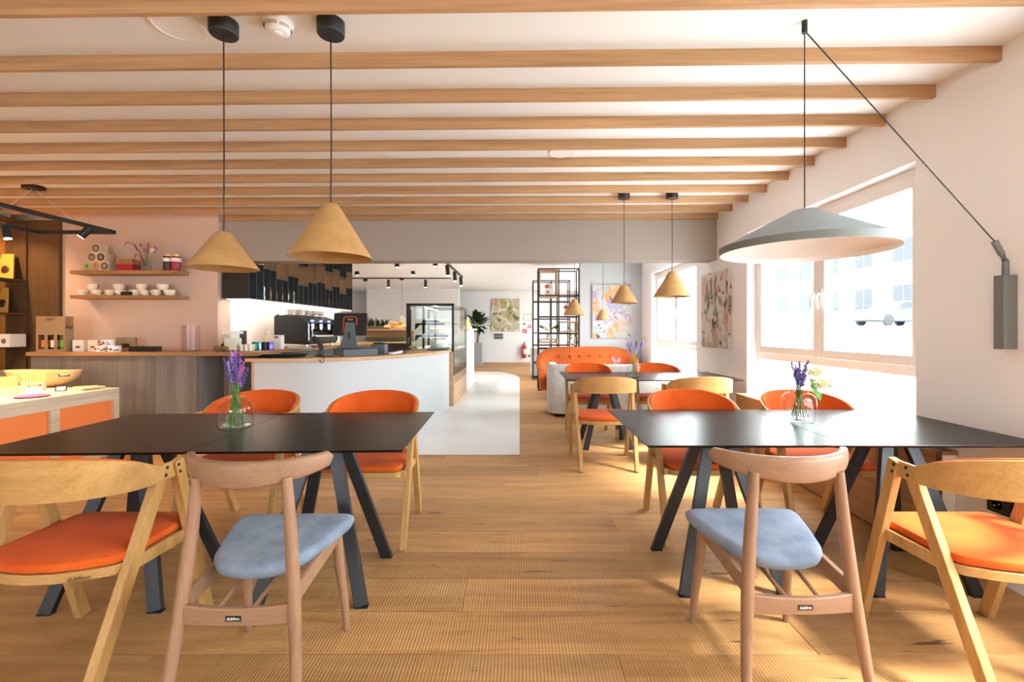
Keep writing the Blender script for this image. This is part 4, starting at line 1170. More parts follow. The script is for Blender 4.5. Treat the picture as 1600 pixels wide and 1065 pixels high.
# ================================================================ CURVED BAR COUNTER
BZ = .932
def curve(off, n=26):
    pts = [(-3.06, 5.06 + off), (-2.7, 5.055 + off)]
    cx_, cy_, rx, ry = -2.55, 7.42, 1.43 - off, 2.37 - off
    for i in range(n + 1):
        q = -PI / 2 + PI / 2 * i / n
        pts.append((cx_ + rx * math.cos(q), cy_ + ry * math.sin(q)))
    return pts
def ring(o0, o1): return curve(o0) + list(reversed(curve(o1)))
br = thing('bar_counter', 'curved white bar counter with oak top beside the display case', 'counter')
MB().prism(ring(0, .62), BZ - .04, BZ).obj('bar_top', M['counter'], br, bevel=.003)
fr = [(x if i > 0 else -2.97, y) for i, (x, y) in enumerate(curve(.03))] + [(x if i < len(curve(0)) - 1 else -2.97, y) for i, (x, y) in enumerate(reversed(curve(.07)))]
MB().prism(fr, 0, BZ - .0405).obj('bar_front', M['barwhite'], br, smooth=True)
MB().box(-3.0, -2.97, 5.09, 5.6, 0, BZ - .041).obj('bar_end_panel', M['counter'], br)
MB().box(-1.19, -1.09, 7.435, 7.475, 0, BZ - .041).obj('end_post', M['counter'], br, bevel=.002)
# display case
dc = thing('display_case', 'tall glass cake display case with black frame at the bar end', 'display case')
DX0, DX1, DY0, DY1, DZ0, DZ1 = -1.87, -1.085, 7.50, 9.30, .50, 1.685
MB().box(DX0, DX1, DY0, DY1, 0, DZ0 - .02).obj('base_body', M['counter'], dc)
MB().box(DX0, DX1 - .01, DY0, DY1, DZ0 - .02, DZ0).obj('base_deck', M['black'], dc)
fr = MB(); t = .05
for x in (DX0, DX1 - .035):
    w = .075 if x == DX0 else .035
    fr.box(x, x + w, DY0, DY0 + t, DZ0, DZ1).box(x, x + .035, DY1 - t, DY1, DZ0, DZ1)
fr.box(DX0, DX1, DY0, DY0 + t, DZ1 - .04, DZ1).box(DX0, DX1, DY1 - t, DY1, DZ1 - .04, DZ1).box(DX0, DX0 + .04, DY0 + t, DY1 - t, DZ1 - .03, DZ1)
fr.obj('case_frame', M['black'], dc, bevel=.003)
MB().box(DX1 - .008, DX1 - .002, DY0 + t, DY1 - t, DZ0, DZ1 - .001).obj('glass_front', M['caseglass'], dc)
MB().box(DX0 + .076, DX1 - .036, DY0 + .02, DY0 + .026, DZ0, DZ1 - .041).obj('glass_end', M['caseglass'], dc)
MB().box(DX0, DX1, DY0 + t, DY1 - t, DZ1 - .008, DZ1 - .002).obj('glass_top', M['caseglass'], dc)
MB().box(DX0 + .20, DX0 + .235, DY0 + .3, DY0 + .335, BZ, DZ1 - .04).obj('shelf_post', M['black'], dc)
for k, z in enumerate((1.16, 1.36)):
    s = MB().box(DX0 + .20, DX1 - .12 - .06 * k, DY0 + .10, DY1 - .1, z, z + .012).obj('glass_shelf', M['caseglass'], dc)
    MB().box(DX0 + .08, DX1 - .14 - .06 * k, DY0 + .30, DY0 + .32, z - .03, z).obj('shelf_bracket', M['black'], s)
    MB().add([(DX0 + .076, DY0 + .3, z - .03), (DX0 + .15, DY0 + .3, z - .03), (DX0 + .076, DY0 + .3, z - .11), (DX0 + .076, DY0 + .32, z - .03), (DX0 + .15, DY0 + .32, z - .03), (DX0 + .076, DY0 + .32, z - .11)], [(0, 1, 2), (3, 5, 4), (0, 3, 4, 1), (1, 4, 5, 2), (2, 5, 3, 0)]).obj('shelf_bracket', M['black'], s)
for k in range(4):
    for q in range(2):
        MB().box(DX1 - .001, DX1 + .003, DY0 + .10 + q * .9, DY0 + .85 + q * .9, .36 + k * .03, .372 + k * .03).obj('vent_slot', M['black'], dc)
MB().box(DX0 + .2, DX0 + .23, DY0 + .4, DY1 - .2, DZ1 - .05, DZ1 - .041).obj('led_strip', M['led'], dc)
# cakes
M['pinkcake'] = mat('pink_icing', (0.78, 0.55, 0.52), .6); M['whitecake'] = mat('white_icing', (0.85, 0.80, 0.72), .6); M['brcake'] = mat('chocolate_cake', (0.10, 0.05, 0.03), .6)
def cake(label, x, y, z, R, H, mt_, top):
    c = thing('cake', label, 'cake', (x, y, z), 0, 'cakes in the display case')
    MB().lathe([(0, 0), (R, 0), (R * 1.02, H * .2), (R, H * .8), (R * .92, H), (0, H)], 22).obj('sponge', mt_, c, smooth=True)
    mb = MB()
    for k in range(9): mb.ball((R * .7 * math.cos(k * .7), R * .7 * math.sin(k * .7), H + .008), .018, 7, 5)
    mb.obj('topping', top, c, smooth=True)
    MB().lathe([(0, -.006), (R * 1.25, -.006), (R * 1.28, -.002), (R * 1.2, -.0005), (0, -.0005)], 22).obj('cake_plate', M['black'], c, smooth=True)
cake('tiered cream cake on the floor of the display case', -1.42, 8.0, .94, .15, .14, M['whitecake'], M['berry'])
cake('pink iced cake on the lower glass shelf of the case', -1.46, 7.95, 1.179, .15, .06, M['pinkcake'], M['breadl'])
cake('dark pastries on the upper glass shelf of the case', -1.52, 7.9, 1.379, .13, .035, M['brcake'], M['whitecake'])
cake('golden pastries on the upper shelf, further back in the case', -1.40, 8.5, 1.379, .13, .035, M['breadl'], M['whitecake'])
MB().box(DX0 + .04, DX1 - .02, DY0 + .06, DY1 - .1, .905, .932).obj('inner_deck', M['whitepl'], dc)
# cookie jar in front of the case
cj = thing('cookie_jar', 'glass jar of biscuits standing before the display case', 'jar', (at(645, 0, 7.36).x, 7.36, BZ))
MB().lathe([(0, .004), (.075, 0), (.08, .01), (.08, .16), (.062, .19), (.062, .205), (.056, .205), (.056, .19), (.074, .158), (.074, .012), (0, .012)], 24).obj('glass_body', M['caseglass'], cj, smooth=True)
mb = MB(); rr = random.Random(2)
for k in range(14): mb.ball((rr.uniform(-.045, .045), rr.uniform(-.045, .045), rr.uniform(.025, .06)), (.024, .024, .010), 8, 5)
mb.obj('biscuits', M['bread'], cj, smooth=True)
tag(MB().lathe([(0, 0), (.16, 0), (.19, .012), (.185, .016), (.155, .006), (0, .006)], 28).obj('cake_tray', M['darkgrey'], None, smooth=True, loc=(at(684, 0, 7.12).x, 7.12, BZ)), 'round dark grey tray on the bar top before the case', 'tray')
# white plinth beyond the case
wp = thing('white_plinth', 'white plinth beyond the display case', 'plinth')
MB().box(-1.75, -1.09, 9.33, 10.9, 0, 1.24).obj('plinth_body', M['white'], wp, bevel=.004)
MB().box(-1.78, -1.02, 9.32, 10.95, 1.24, 1.275).obj('plinth_top', M['white'], wp, bevel=.004)
MB().add([(-1.25, 10.0, 1.276), (-1.05, 10.0, 1.276), (-1.14, 10.05, 1.52), (-1.25, 10.16, 1.276), (-1.05, 10.16, 1.276)], [(0, 1, 2), (3, 2, 4), (0, 3, 4, 1), (0, 2, 3), (1, 4, 2)]).obj('menu_card', M['breadl'], wp)

# ================================================================ TILL
tl = thing('till', 'black till screen on grey stand with orange trim, seen from behind', 'till', (at(553, 0, 5.62).x, 5.62, BZ), 0)
MB().box(-.235, .235, -.235, .235, .0, .095, T=Matrix.Translation((0, .05, 0)) @ Matrix.Rotation(math.radians(38), 4, 'Z') @ Matrix.Scale(.88, 4)).obj('cash_drawer', M['darkgrey'], tl, bevel=.004)
Tm = Matrix.Translation((-.06, .02, .10)) @ Matrix.Rotation(math.radians(10), 4, 'Z')
MB().prism([(-.13, -.12), (.13, -.12), (.14, .12), (-.14, .12)], .0, .02, T=Tm).obj('stand_foot', M['darkgrey'], tl, bevel=.006)
mb = MB()
for (za, wa, ya, zb2, wb, yb_) in ((.02, .10, -.09, .12, .075, -.04), (.12, .075, -.04, .31, .055, .0)):
    mb.add([(-wa, ya, za), (wa, ya, za), (wa, ya + .05, za), (-wa, ya + .05, za), (-wb, yb_, zb2), (wb, yb_, zb2), (wb, yb_ + .04, zb2), (-wb, yb_ + .04, zb2)], [(0, 3, 2, 1), (4, 5, 6, 7), (0, 1, 5, 4), (1, 2, 6, 5), (2, 3, 7, 6), (3, 0, 4, 7)], Tm)
nk = mb.obj('stand_neck', M['darkgrey'], tl, bevel=.004)
MB().prism([(-.014, -.001), (.014, -.001), (.014, .01), (-.014, .01)], .10, .19, T=Tm @ Matrix.Translation((0, -.052, 0))).obj('cable_slot', M['black'], nk)
Ts = Tm @ Matrix.Translation((0, .06, .30)) @ Matrix.Rotation(math.radians(-14), 4, 'X')
MB().box(-.20, .20, -.02, .02, -.16, .13, T=Ts).obj('screen_housing', M['black'], tl, bevel=.012, seg=3)
MB().tube([Ts @ Vector(q) for q in ((-.085, -.03, -.12), (-.075, -.03, .06), (-.06, -.03, .075), (.06, -.03, .075), (.075, -.03, .06), (.08, -.03, -.03))], .0075, 8).obj('orange_trim', M['orange'], tl, smooth=True)
MB().box(-.032, .032, -.0345, -.0325, .03, .045, T=Ts).obj('name_plate', M['lampgrey'], tl)
MB().box(-.06, .06, -.033, -.02, .0, .065, T=Ts).obj('neck_cap', M['black'], tl, bevel=.004)
# scanner, card reader, tray
sn = thing('barcode_scanner', 'black handheld scanner on its stand left of the till', 'scanner', (at(499, 0, 5.45).x, 5.45, BZ), math.radians(20))
MB().lathe([(0, 0), (.06, 0), (.05, .012), (.02, .02), (0, .02)], 18).obj('stand_base', M['black'], sn, smooth=True)
MB().tube([(0, 0, .015), (.01, 0, .08), (-.01, 0, .16), (-.05, 0, .20)], [.02, .014, .018, .022], 10).tube([(-.075, 0, .225), (-.045, 0, .215), (.02, 0, .15), (.04, 0, .08)], [.026, .028, .02, .014], 10).obj('scanner_body', M['black'], sn, smooth=True)
MB().tube([(.04, 0, .08), (.05, -.02, .02), (.05, -.16, .01), (.07, -.385, .004), (.075, -.405, -.03), (.05, -.405, -.055), (.03, -.40, -.03), (.05, -.30, .006), (.15, -.1, .006)], .005, 6).obj('cable', M['black'], sn, smooth=True)
cr = thing('card_reader', 'white and black card reader lying right of the till', 'card reader', (at(623, 0, 5.95).x, 5.95, BZ), math.radians(30))
MB().box(-.09, .05, -.04, .04, .012, .04, T=Matrix.Rotation(math.radians(-10), 4, 'Y')).obj('reader_body', M['whitepl'], cr, bevel=.008, seg=3)
MB().box(.045, .09, -.041, .041, .012, .05).obj('reader_head', M['black'], cr, bevel=.006)
MB().box(-.13, -.085, -.03, .03, .002, .02).obj('blue_sleeve', M['cyan'], cr, bevel=.003)
pr = thing('receipt_printer', 'black receipt printer behind the right corner of the till', 'printer', (at(593, 0, 6.0).x, 6.0, BZ), 0)
MB().box(-.09, .09, -.08, .08, 0, .13).obj('printer_body', M['darkgrey'], pr, bevel=.01)
MB().box(-.07, .07, -.06, .05, .13, .15).obj('paper_lid', M['black'], pr, bevel=.01)
def tray(label, px, Y, R):
    t = thing('serving_tray', label, 'tray', (at(px, 0, Y).x, Y, BZ))
    MB().lathe([(0, 0), (R * .94, 0), (R, .016), (R * .985, .018), (R * .92, .005), (0, .005)], 36).obj('tray_dish', M['blacktray'], t, smooth=True)
    return t
tray('lowest of three stacked round black trays on the bar', 441, 5.33, .26)
t2 = tray('middle one of three stacked round black trays on the bar', 443, 5.33, .26); t2.location.z += .013
t3 = tray('topmost of three stacked round black trays on the bar', 445, 5.33, .255); t3.location.z += .026
simple('tea_towel', 'folded grey-blue cloth on the back counter near the machine', 'cloth', MB().box(-.12, .12, -.09, .09, 0, .03), mat('grey_blue_cloth', (0.42, 0.47, 0.52), .9), False, .012, loc=(at(468, 0, 5.9).x, 5.9, CZ))

# far glass rack shelf with plants and bread
fc = thing('glass_shelf_unit', 'oak shelf unit full of glasses behind the bar', 'shelf unit', (0, 0, 0))
FX0, FX1, FY = at(562, 0, 10.6).x, at(640, 0, 10.6).x, 10.6
zt = at(0, 514, FY).z; zl = at(0, 534, FY).z
MB().box(FX0, FX1, FY, FY + .45, zt - .03, zt).obj('top_board', M['counter'], fc, bevel=.002)
MB().box(FX0, FX1, FY, FY + .45, zl - .03, zl).obj('lower_board', M['counter'], fc, bevel=.002)
MB().box(FX0, FX1, FY + .43, FY + .45, zl, zt - .03).obj('back_board', M['counter'], fc)
MB().box(FX0 + .05, FX1 - .05, FY + .05, FY + .4, 0, zl - .03).obj('base_cabinet', M['black'], fc)
gm = None
for k in range(16):
    for q in range(2):
        if gm is None:
            gm = MB().lathe([(0, 0), (.028, 0), (.034, .11), (.032, .11), (.026, .006), (0, .006)], 12).obj('drinking_glass', M['caseglass'], None, smooth=True); g_ = gm
        else:
            g_ = gm.copy(); COL.objects.link(g_)
        g_.location = (FX0 + .07 + k * (FX1 - FX0 - .14) / 15, FY + .07 + .11 * q, zl + .0005)
        tag(g_, ORD[k] + ' tumbler from the left in the ' + ('front' if q == 0 else 'back') + ' row on the far oak shelf', 'glass', 'tumblers on the far shelf unit')
pl = thing('leafy_plant', 'dark leafy plant on the far oak shelf unit', 'plant', (at(592, 0, FY + .2).x, FY + .2, zt))
MB().box(-.28, .22, -.07, .07, 0, .06).obj('planter', M['soil'], pl)
mb = MB(); rr = random.Random(6)
for k in range(60):
    b = Vector((rr.uniform(-.26, .2), rr.uniform(-.05, .05), .05)); d = Vector((rr.uniform(-.8, .8), rr.uniform(-.5, .3), rr.uniform(.4, 1.2))).normalized() * rr.uniform(.14, .27)
    mb.leaf(b, b + d, .045)
mb.obj('foliage', M['dgreen'], pl)
for k in range(9):
    x = at(607, 0, FY + .2).x + .055 * k
    z_ = zt + .035 + (.07 if k in (2, 3, 5) else .0)
    tag(MB().tube([(-.09, 0, 0), (-.05, 0, .006), (.05, 0, .006), (.09, 0, 0)], [.02, .04, .04, .02], 10).obj('bread_loaf', M['bread'] if k % 2 else M['breadl'], None, smooth=True, loc=(x, FY + .15 + .05 * (k % 3), z_ + .02), rot=(0, rr.uniform(-.5, .5), rr.uniform(-1, 1))), ORD[k] + ' bread roll from the left heaped on the far oak shelf unit', 'bread', 'bread rolls on the far shelf unit')
gp = pendant('grey cone pendant over the far bread shelf', at(628, 0, 12.2).x, 12.2, at(0, 493, 12.2).z, at(0, 509, 12.2).z, .19, mt=M['lampgreyd'])
del gp['group']

# ================================================================ LIGHT TRACKS
def spot_head(parent, loc, d, ln=.12, r=.034, lit=True, hang=.03):
    d = Vector(d).normalized(); l = Vector(loc)
    h = MB().tube([l, l - Vector((0, 0, hang))], .008, 6).tube([l - Vector((0, 0, hang)) - d * ln * .35, l - Vector((0, 0, hang)) + d * ln * .65], r, 16).obj('spot_head', M['black'], parent, smooth=True)
    c = l - Vector((0, 0, hang)) + d * (ln * .65 + .0008)
    q = d.to_track_quat('Z', 'Y').to_matrix().to_4x4()
    MB().lathe([(0, 0), (r * .82, 0), (r * .82, .001), (0, .001)], 16, T=Matrix.Translation(c) @ q).obj('lens', M['lens'] if lit else M['whitepl'], h)
    return c, d
def spot_light(parent, c, d, power, size=75, color=(1, .70, .42), blend=.6):
    l = bpy.data.lights.new('spot_bulb', 'SPOT'); l.energy = power; l.spot_size = math.radians(size); l.spot_blend = blend; l.color = color; l.shadow_soft_size = .03
    o = bpy.data.objects.new('spot_bulb', l); COL.objects.link(o)
    o.location = c + d * .004; o.rotation_euler = d.to_track_quat('-Z', 'Y').to_euler(); o.parent = parent
tr = thing('track_light_frame', 'black rectangular track light frame hanging at upper left', 'lamp')
TZ2 = 2.265; tx0, tx1, ty0, ty1 = -5.02, -4.22, 2.3, 4.74
for (p0, p1) in (((tx0, ty1, TZ2), (tx1, ty1, TZ2)), ((tx0, ty0, TZ2), (tx1, ty0, TZ2)), ((tx0, ty0, TZ2), (tx0, ty1, TZ2)), ((tx1, ty0, TZ2), (tx1, ty1, TZ2))):
    MB().bar(p0, p1, .036, .036, side=(0, 0, 1)).obj('rail', M['black'], tr, bevel=.002)
MB().lathe([(0, 0), (.085, 0), (.085, -.03), (0, -.03)], 24, c=(-4.72, 4.42, ZC - .0)).obj('canopy', M['black'], tr, smooth=True)
for (x, y) in ((tx0, 4.3), (tx1, 4.3), (tx0, 2.6), (tx1, 2.6)):
    MB().tube([(x, y, TZ2 + .018), (-4.72 if y > 3 else x, 4.42 if y > 3 else y, ZC - .02)], .0016, 5).obj('suspension_wire', M['whitepl'], tr)
heads = [((tx0 + .0, 4.45, TZ2 - .02), (.25, -.06, -1), 90), ((tx1, 4.44, TZ2 - .02), (-.55, -.30, -.8), 90), ((tx0, 3.6, TZ2 - .02), (-.6, .5, -1), 60), ((tx1, 3.3, TZ2 - .02), (-.3, .25, -1), 110), ((tx0, 2.7, TZ2 - .02), (.5, .5, -1), 60)]
for (l, d, pw) in heads:
    c, d = spot_head(tr, l, d)
    spot_light(tr, c, d, pw)
# niche spots above the bookcase
# far ceiling track and downlights
tk = thing('ceiling_track', 'long black ceiling track with two spots beyond the bar', 'lamp', (0, 0, 0))
tyy = 12.2
MB().box(at(551, 0, tyy).x - .6, at(705, 0, tyy).x, tyy - .018, tyy + .018, ZC - .03, ZC).obj('rail', M['black'], tk)
for px in (607, 665):
    c, d = spot_head(tk, (at(px, 0, tyy).x, tyy, ZC - .03), (0, 0, -1), .2, .04, hang=.10)
    spot_light(tk, c, d, 60, 100, (1, .86, .72))
tk2 = thing('ceiling_track', 'short black ceiling track with three spots right of the cake case', 'lamp', (0, 0, 0))
MB().box(-1.52, -1.48, 9.2, 11.9, ZC - .03, ZC).obj('rail', M['black'], tk2)
for y in (9.45, 10.5, 11.6):
    c, d = spot_head(tk2, (-1.5, y, ZC - .03), (.08, -.05, -1), .22, .042, hang=.10)
    spot_light(tk2, c, d, 50, 110, (1, .88, .76))
for px, py, dl in ((558, 427, 'leftmost black cube downlight beyond the bar'), (620.5, 413.5, 'nearer middle black cube downlight beyond the bar'), (645.5, 426.5, 'farther middle black cube downlight beyond the bar'), (680, 412, 'rightmost black cube downlight beside the short track')):
    y = F * (ZC - CH) / (HZ - py + 3)
    o = thing('ceiling_downlight', dl, 'lamp', (at(px, 0, y).x, y, ZC), 0, 'cube downlights beyond the bar')
    MB().box(-.04, .04, -.04, .04, -.09, 0).obj('housing', M['black'], o, bevel=.002)
    MB().lathe([(0, -.0905), (.03, -.0905)], 14, cap=False).obj('lens', M['lens'], o)
    spot_light(o, Vector((0, 0, -.092)), Vector((0, 0, -1)), 45, 110, (1, .80, .60))

# ================================================================ BOOKCASE AT LEFT
bc_ = thing('bookcase', 'tall dark oak bookcase along the left wall with orange back', 'bookcase')
BX0, BX1, BY0, BY1 = XL + .001, at(43, 0, 5.45).x, 2.2, 5.452
M['orangewood'] = wood('orange_stained_oak', (0.50, 0.17, 0.03), (0.66, 0.27, 0.06), 2, 60, .5, 5)
MB().box(BX0, BX0 + .012, BY0, BY1 - .02, 0, 2.55).obj('back_panel', M['orangewood'], bc_)
MB().box(BX0, BX1, BY1 - .02, BY1, 0, 2.55).obj('side_panel', M['pillar'], bc_)
MB().box(BX0, BX1, BY0, BY0 + .02, 0, 2.55).obj('side_panel', M['pillar'], bc_)
szs = [.10, .58, at(0, 541, 5.43).z, at(0, 489, 5.43).z, at(0, 437, 5.43).z, 2.55]
for z in szs:
    MB().box(BX0 + .012, BX1, BY0 + .02, BY1 - .02, z - .022, z).obj('shelf_board', M['pillar'], bc_, bevel=.001)
for yy in (4.9, 4.2):
    for z in (szs[-1],):
        o = MB().lathe([(0, -.027), (.04, -.027), (.045, -.023)], 18, cap=False, c=((BX0 + BX1) / 2 + .05, yy, z)).obj('niche_downlight', M['lens'], bc_)
        spot_light(bc_, Vector(((BX0 + BX1) / 2 + .05, yy, z - .03)), Vector((0, .25, -1)), 26, 120, (1, .62, .28))
def bookbox(x0, x1, y0, y1, z, h, mt_, lb, mk=None, name='display_box', cat='box'):
    o = thing(name, lb, cat, ((x0 + x1) / 2, (y0 + y1) / 2, z))
    w, d = (x1 - x0) / 2, (y1 - y0) / 2
    MB().box(-w, w, -d, d, 0, h).obj('carton', mt_, o, bevel=.003)
    if mk: MB().lathe([(.03, 0), (.03, .001), (0, .001)], 14, T=Matrix.Translation((w * .55, -d, h * .45)) @ Matrix.Rotation(PI / 2, 4, 'X')).obj('printed_mark', mk, o)
bookbox(-6.12, at(22, 0, 5.25).x, 5.20, 5.38, szs[2], .15, M['whitepl'], 'white printed box on the bookcase shelf', M['soil'])
M['ochre'] = mat('ochre_print', (0.55, 0.30, 0.05), .6)
for z, lb, px in ((szs[4], 'ochre picture card leaning on the top bookcase shelf', 20), (szs[3], 'ochre picture card leaning on the second bookcase shelf', 11)):
    o = thing('picture_card', lb, 'card', (-6.12, 5.3, z))
    x1 = at(px, 0, 5.3).x + 6.12
    MB().add([(0, 0, 0), (x1, 0, 0), (x1 - .08, .08, .30), (0, .08, .30), (0, .012, 0), (x1, .012, 0), (x1 - .08, .092, .30), (0, .092, .30)], [(0, 1, 2, 3), (4, 7, 6, 5), (0, 4, 5, 1), (1, 5, 6, 2), (2, 6, 7, 3), (3, 7, 4, 0)]).obj('card_board', M['ochre'], o)
    MB().ball((x1 * .45, .025, .10), (.05, .012, .06), 8, 5).obj('printed_figure', M['choc'], o)
bookbox(-6.12, at(10, 0, 5.25).x, 5.1, 5.38, szs[1], .2, M['cardlt'], 'kraft box on the lower bookcase shelf')

# ================================================================ ORANGE DISPLAY TABLE
dt = thing('display_stand', 'low pale oak display stand with orange panels at left', 'display stand')
DTX, DTY0, DTY1, DTZ = -4.09, 1.9, 4.65, .661
DTX0 = -5.35
MB().box(DTX0, DTX, DTY0, DTY1, DTZ - .05, DTZ).obj('top_board', M['palewood'], dt, bevel=.003)
MB().box(DTX - .06, DTX, DTY0, DTY1, DTZ - .115, DTZ - .0505).obj('top_rail', M['palewood'], dt, bevel=.002)
MB().box(DTX - .06, DTX, DTY0, DTY1, 0, .06).obj('bottom_rail', M['palewood'], dt, bevel=.002)
posts = [4.59, 3.97, 3.30, 2.62, 1.9]
for y in posts:
    MB().box(DTX - .06, DTX, y, y + .06 + .02 * (y < 4.5), .0605, DTZ - .1155).obj('post', M['palewood'], dt, bevel=.002)
for a, b in zip(posts[1:], posts[:-1]):
    MB().box(DTX - .045, DTX - .03, a + .08, b, .0605, DTZ - .1155).obj('front_panel', M['orangepanel'], dt)
MB().box(DTX0, DTX - .061, DTY1 - .02, DTY1, 0, DTZ - .051).obj('end_panel', M['palewood'], dt)
MB().box(DTX0, DTX0 + .02, DTY0, DTY1 - .02, 0, DTZ - .051).obj('rear_panel', M['palewood'], dt)
def onstand(px, py):
    Y = F * (CH - DTZ) / (py - HZ)
    return Vector(((px - CX) / F * Y, Y, DTZ))
# wicker boat bowl
p = onstand(65, 606)
bw = thing('wooden_bowl', 'long pale wooden bowl with price tags on the orange stand', 'bowl', (p.x - .1, p.y + .12, DTZ), 0)
rows = []
for k, (s_, z) in enumerate(((.45, 0), (.72, .03), (.92, .09), (1.0, .16), (.97, .16), (.88, .09), (.66, .04), (.3, .02))):
    rows.append([(.36 * s_ * math.cos(q * PI / 14), .19 * s_ * math.sin(q * PI / 14), z + .015 * s_ * math.cos(q * PI / 14) ** 2) for q in range(28)])
mb = MB().grid(rows, True); mb.f.append(tuple(reversed(range(28)))); mb.f.append(tuple(range(7 * 28, 8 * 28)))
mb.obj('bowl_body', M['wicker'], bw, smooth=True)
def tagcard(label, loc, rz, s=.07):
    t = thing('price_tag', label, 'sign', loc, rz, 'black framed price tags')
    Tt = Matrix.Rotation(math.radians(-20), 4, 'X')
    MB().box(-s * .6, s * .6, -.003, .003, 0, s * .75, T=Tt).obj('tag_frame', M['black'], t)
    MB().box(-s * .45, s * .45, -.0045, -.003, s * .14, s * .62, T=Tt).obj('tag_paper', M['whitepl'], t)
tagcard('black price tag clipped to the front of the wooden bowl', (p.x - .05, p.y - .085, DTZ + .10), .2)
tagcard('black price tag clipped to the right end of the wooden bowl', (p.x + .20, p.y + .03, DTZ + .115), .9)
q = onstand(95, 611); tagcard('black price tag standing on the orange stand', (q.x, q.y, DTZ), .5)
def pack(px, py, w, h, label, mt_, sticks=False):
    q = onstand(px, py)
    o = thing('snack_packet', label, 'packet', (q.x, q.y, DTZ), .3)
    MB().box(-w / 2, w / 2, -.025, .025, 0, h * .45).obj('packet_base', M['cardlt'], o, bevel=.003)
    mb = MB()
    for k in range(7): mb.tube([(-w / 2 + w * (k + .5) / 7, 0, .02), (-w / 2 + w * (k + .5) / 7, 0, h)], w / 16, 8)
    mb.obj('sticks', mt_, o, smooth=True)
pack(53, 610, .17, .19, 'packet of breadsticks in front of the wooden bowl', M['breadl'])
pack(10, 618, .15, .17, 'packet of breadsticks at the left picture edge', M['breadl'])
def sjar(px, py, R, H, label):
    q = onstand(px, py)
    o = thing('spread_jar', label, 'jar', (q.x, q.y, DTZ), 0)
    MB().lathe([(0, 0), (R, 0), (R * 1.03, .005), (R, H * .75), (R * .8, H * .8), (0, H * .8)], 18).obj('jar_body', M['whitepl'], o, smooth=True)
    MB().lathe([(0, H * .8), (R * .85, H * .8), (R * .85, H), (0, H)], 18).obj('lid', M['gold'], o, smooth=True)
sjar(54, 615, .055, .085, 'low jar with gold lid before the breadsticks')
sjar(24, 616, .035, .10, 'narrow jar with gold lid near the picture edge')
q = onstand(50, 620)
simple('dried_flower_plate', 'flat dish of dried lilac petals on the orange stand', 'dish', MB().lathe([(0, 0), (.09, 0), (.12, .012), (.115, .014), (.088, .004), (0, .004)], 24), M['pinkfl'], True, 0, loc=(q.x, q.y, DTZ))
for k, (px, py) in enumerate(((122, 607), (134, 606), (142, 608))):
    q = onstand(px, py)
    tag(MB().box(-.09, .09, -.06, .06, 0, .008, T=Matrix.Rotation(.3 + k * .5, 4, 'Z')).obj('leaflet', M['breadl'] if k % 2 else M['cardlt'], loc=(q.x, q.y, DTZ + .0085 * k)), ['lowest', 'middle', 'uppermost'][k] + ' leaflet lying near the right end of the orange stand', 'leaflet', 'leaflets on the orange stand')

# ================================================================ SOFAS, SHELVES, FAR ROOM
def sofa(label, x0, x1, y0, y1, zs, zt):
    s = thing('sofa', label, 'sofa')
    cx_ = (x0 + x1) / 2; w = (x1 - x0) / 2; d = y1 - y0
    # wrap-around back shell: plan curve, swept upholstered section
    rows = []
    n = 40
    for i in range(n + 1):
        u = -1 + 2 * i / n
        if abs(u) < .62:
            x = cx_ + u / .62 * (w - .26); y = y1 - .06; nx, ny = 0, -1
        else:
            q = (abs(u) - .62) / .38 * math.radians(112); sg = 1 if u > 0 else -1
            x = cx_ + sg * (w - .26 + .26 * math.sin(q)); y = y1 - .06 - .30 * (1 - math.cos(q)); nx, ny = -sg * math.sin(q), -math.cos(q)
        k = max(0, (abs(u) - .55) / .45)
        zt_ = zt - (zt - zs - .10) * k ** 2.2
        row = []
        for j in range(12):
            a = 2 * PI * j / 12
            pz = math.sin(a); pn = math.cos(a)
            z = .16 + (zt_ - .16) * (.5 + .5 * math.copysign(abs(pz) ** .5, pz))
            th = .075 + .02 * pn
            ln = -(z - .3) * .16
            row.append((x + nx * (th * math.copysign(abs(pn) ** .6, pn) + .0 + ln), y + ny * (th * math.copysign(abs(pn) ** .6, pn) + ln), z))
        rows.append(row)
    mb = MB().grid(rows, True); e = n * 12
    mb.f += [tuple(range(12)), tuple(reversed(range(e, e + 12)))]
    mb.obj('back_shell', M['sofa'], s, smooth=True)
    outl = []
    for i in range(32):
        a = 2 * PI * i / 32; c_, s2 = math.cos(a), math.sin(a)
        outl.append((cx_ + (w - .07) * math.copysign(abs(c_) ** .45, c_), (y0 + y1) / 2 - .03 + (d / 2 - .08) * math.copysign(abs(s2) ** .45, s2)))
    pillow(outl, (cx_, (y0 + y1) / 2), .26, zs, .02, .04).obj('seat_cushion', M['sofa'], s, smooth=True)
    for k in range(6):
        MB().ball((x0 + .36 + k * (x1 - x0 - .72) / 5, y1 - .088, zt - .17), (.024, .016, .024), 10, 6).obj('button', M['sofa'], s, smooth=True)
    for sx in (x0 + .25, x1 - .25):
        for sy in (y0 + .15, y1 - .2):
            MB().tube([(sx, sy, 0), (sx, sy, .27)], [.014, .02], 10).obj('leg', M['black'], s, smooth=True)
    return s
sofa('orange tufted sofa standing before the alcove wall', at(847, 0, 8.25).x, at(990, 0, 8.3).x, 7.87, 8.66, .44, at(0, 541.5, 8.65).z)
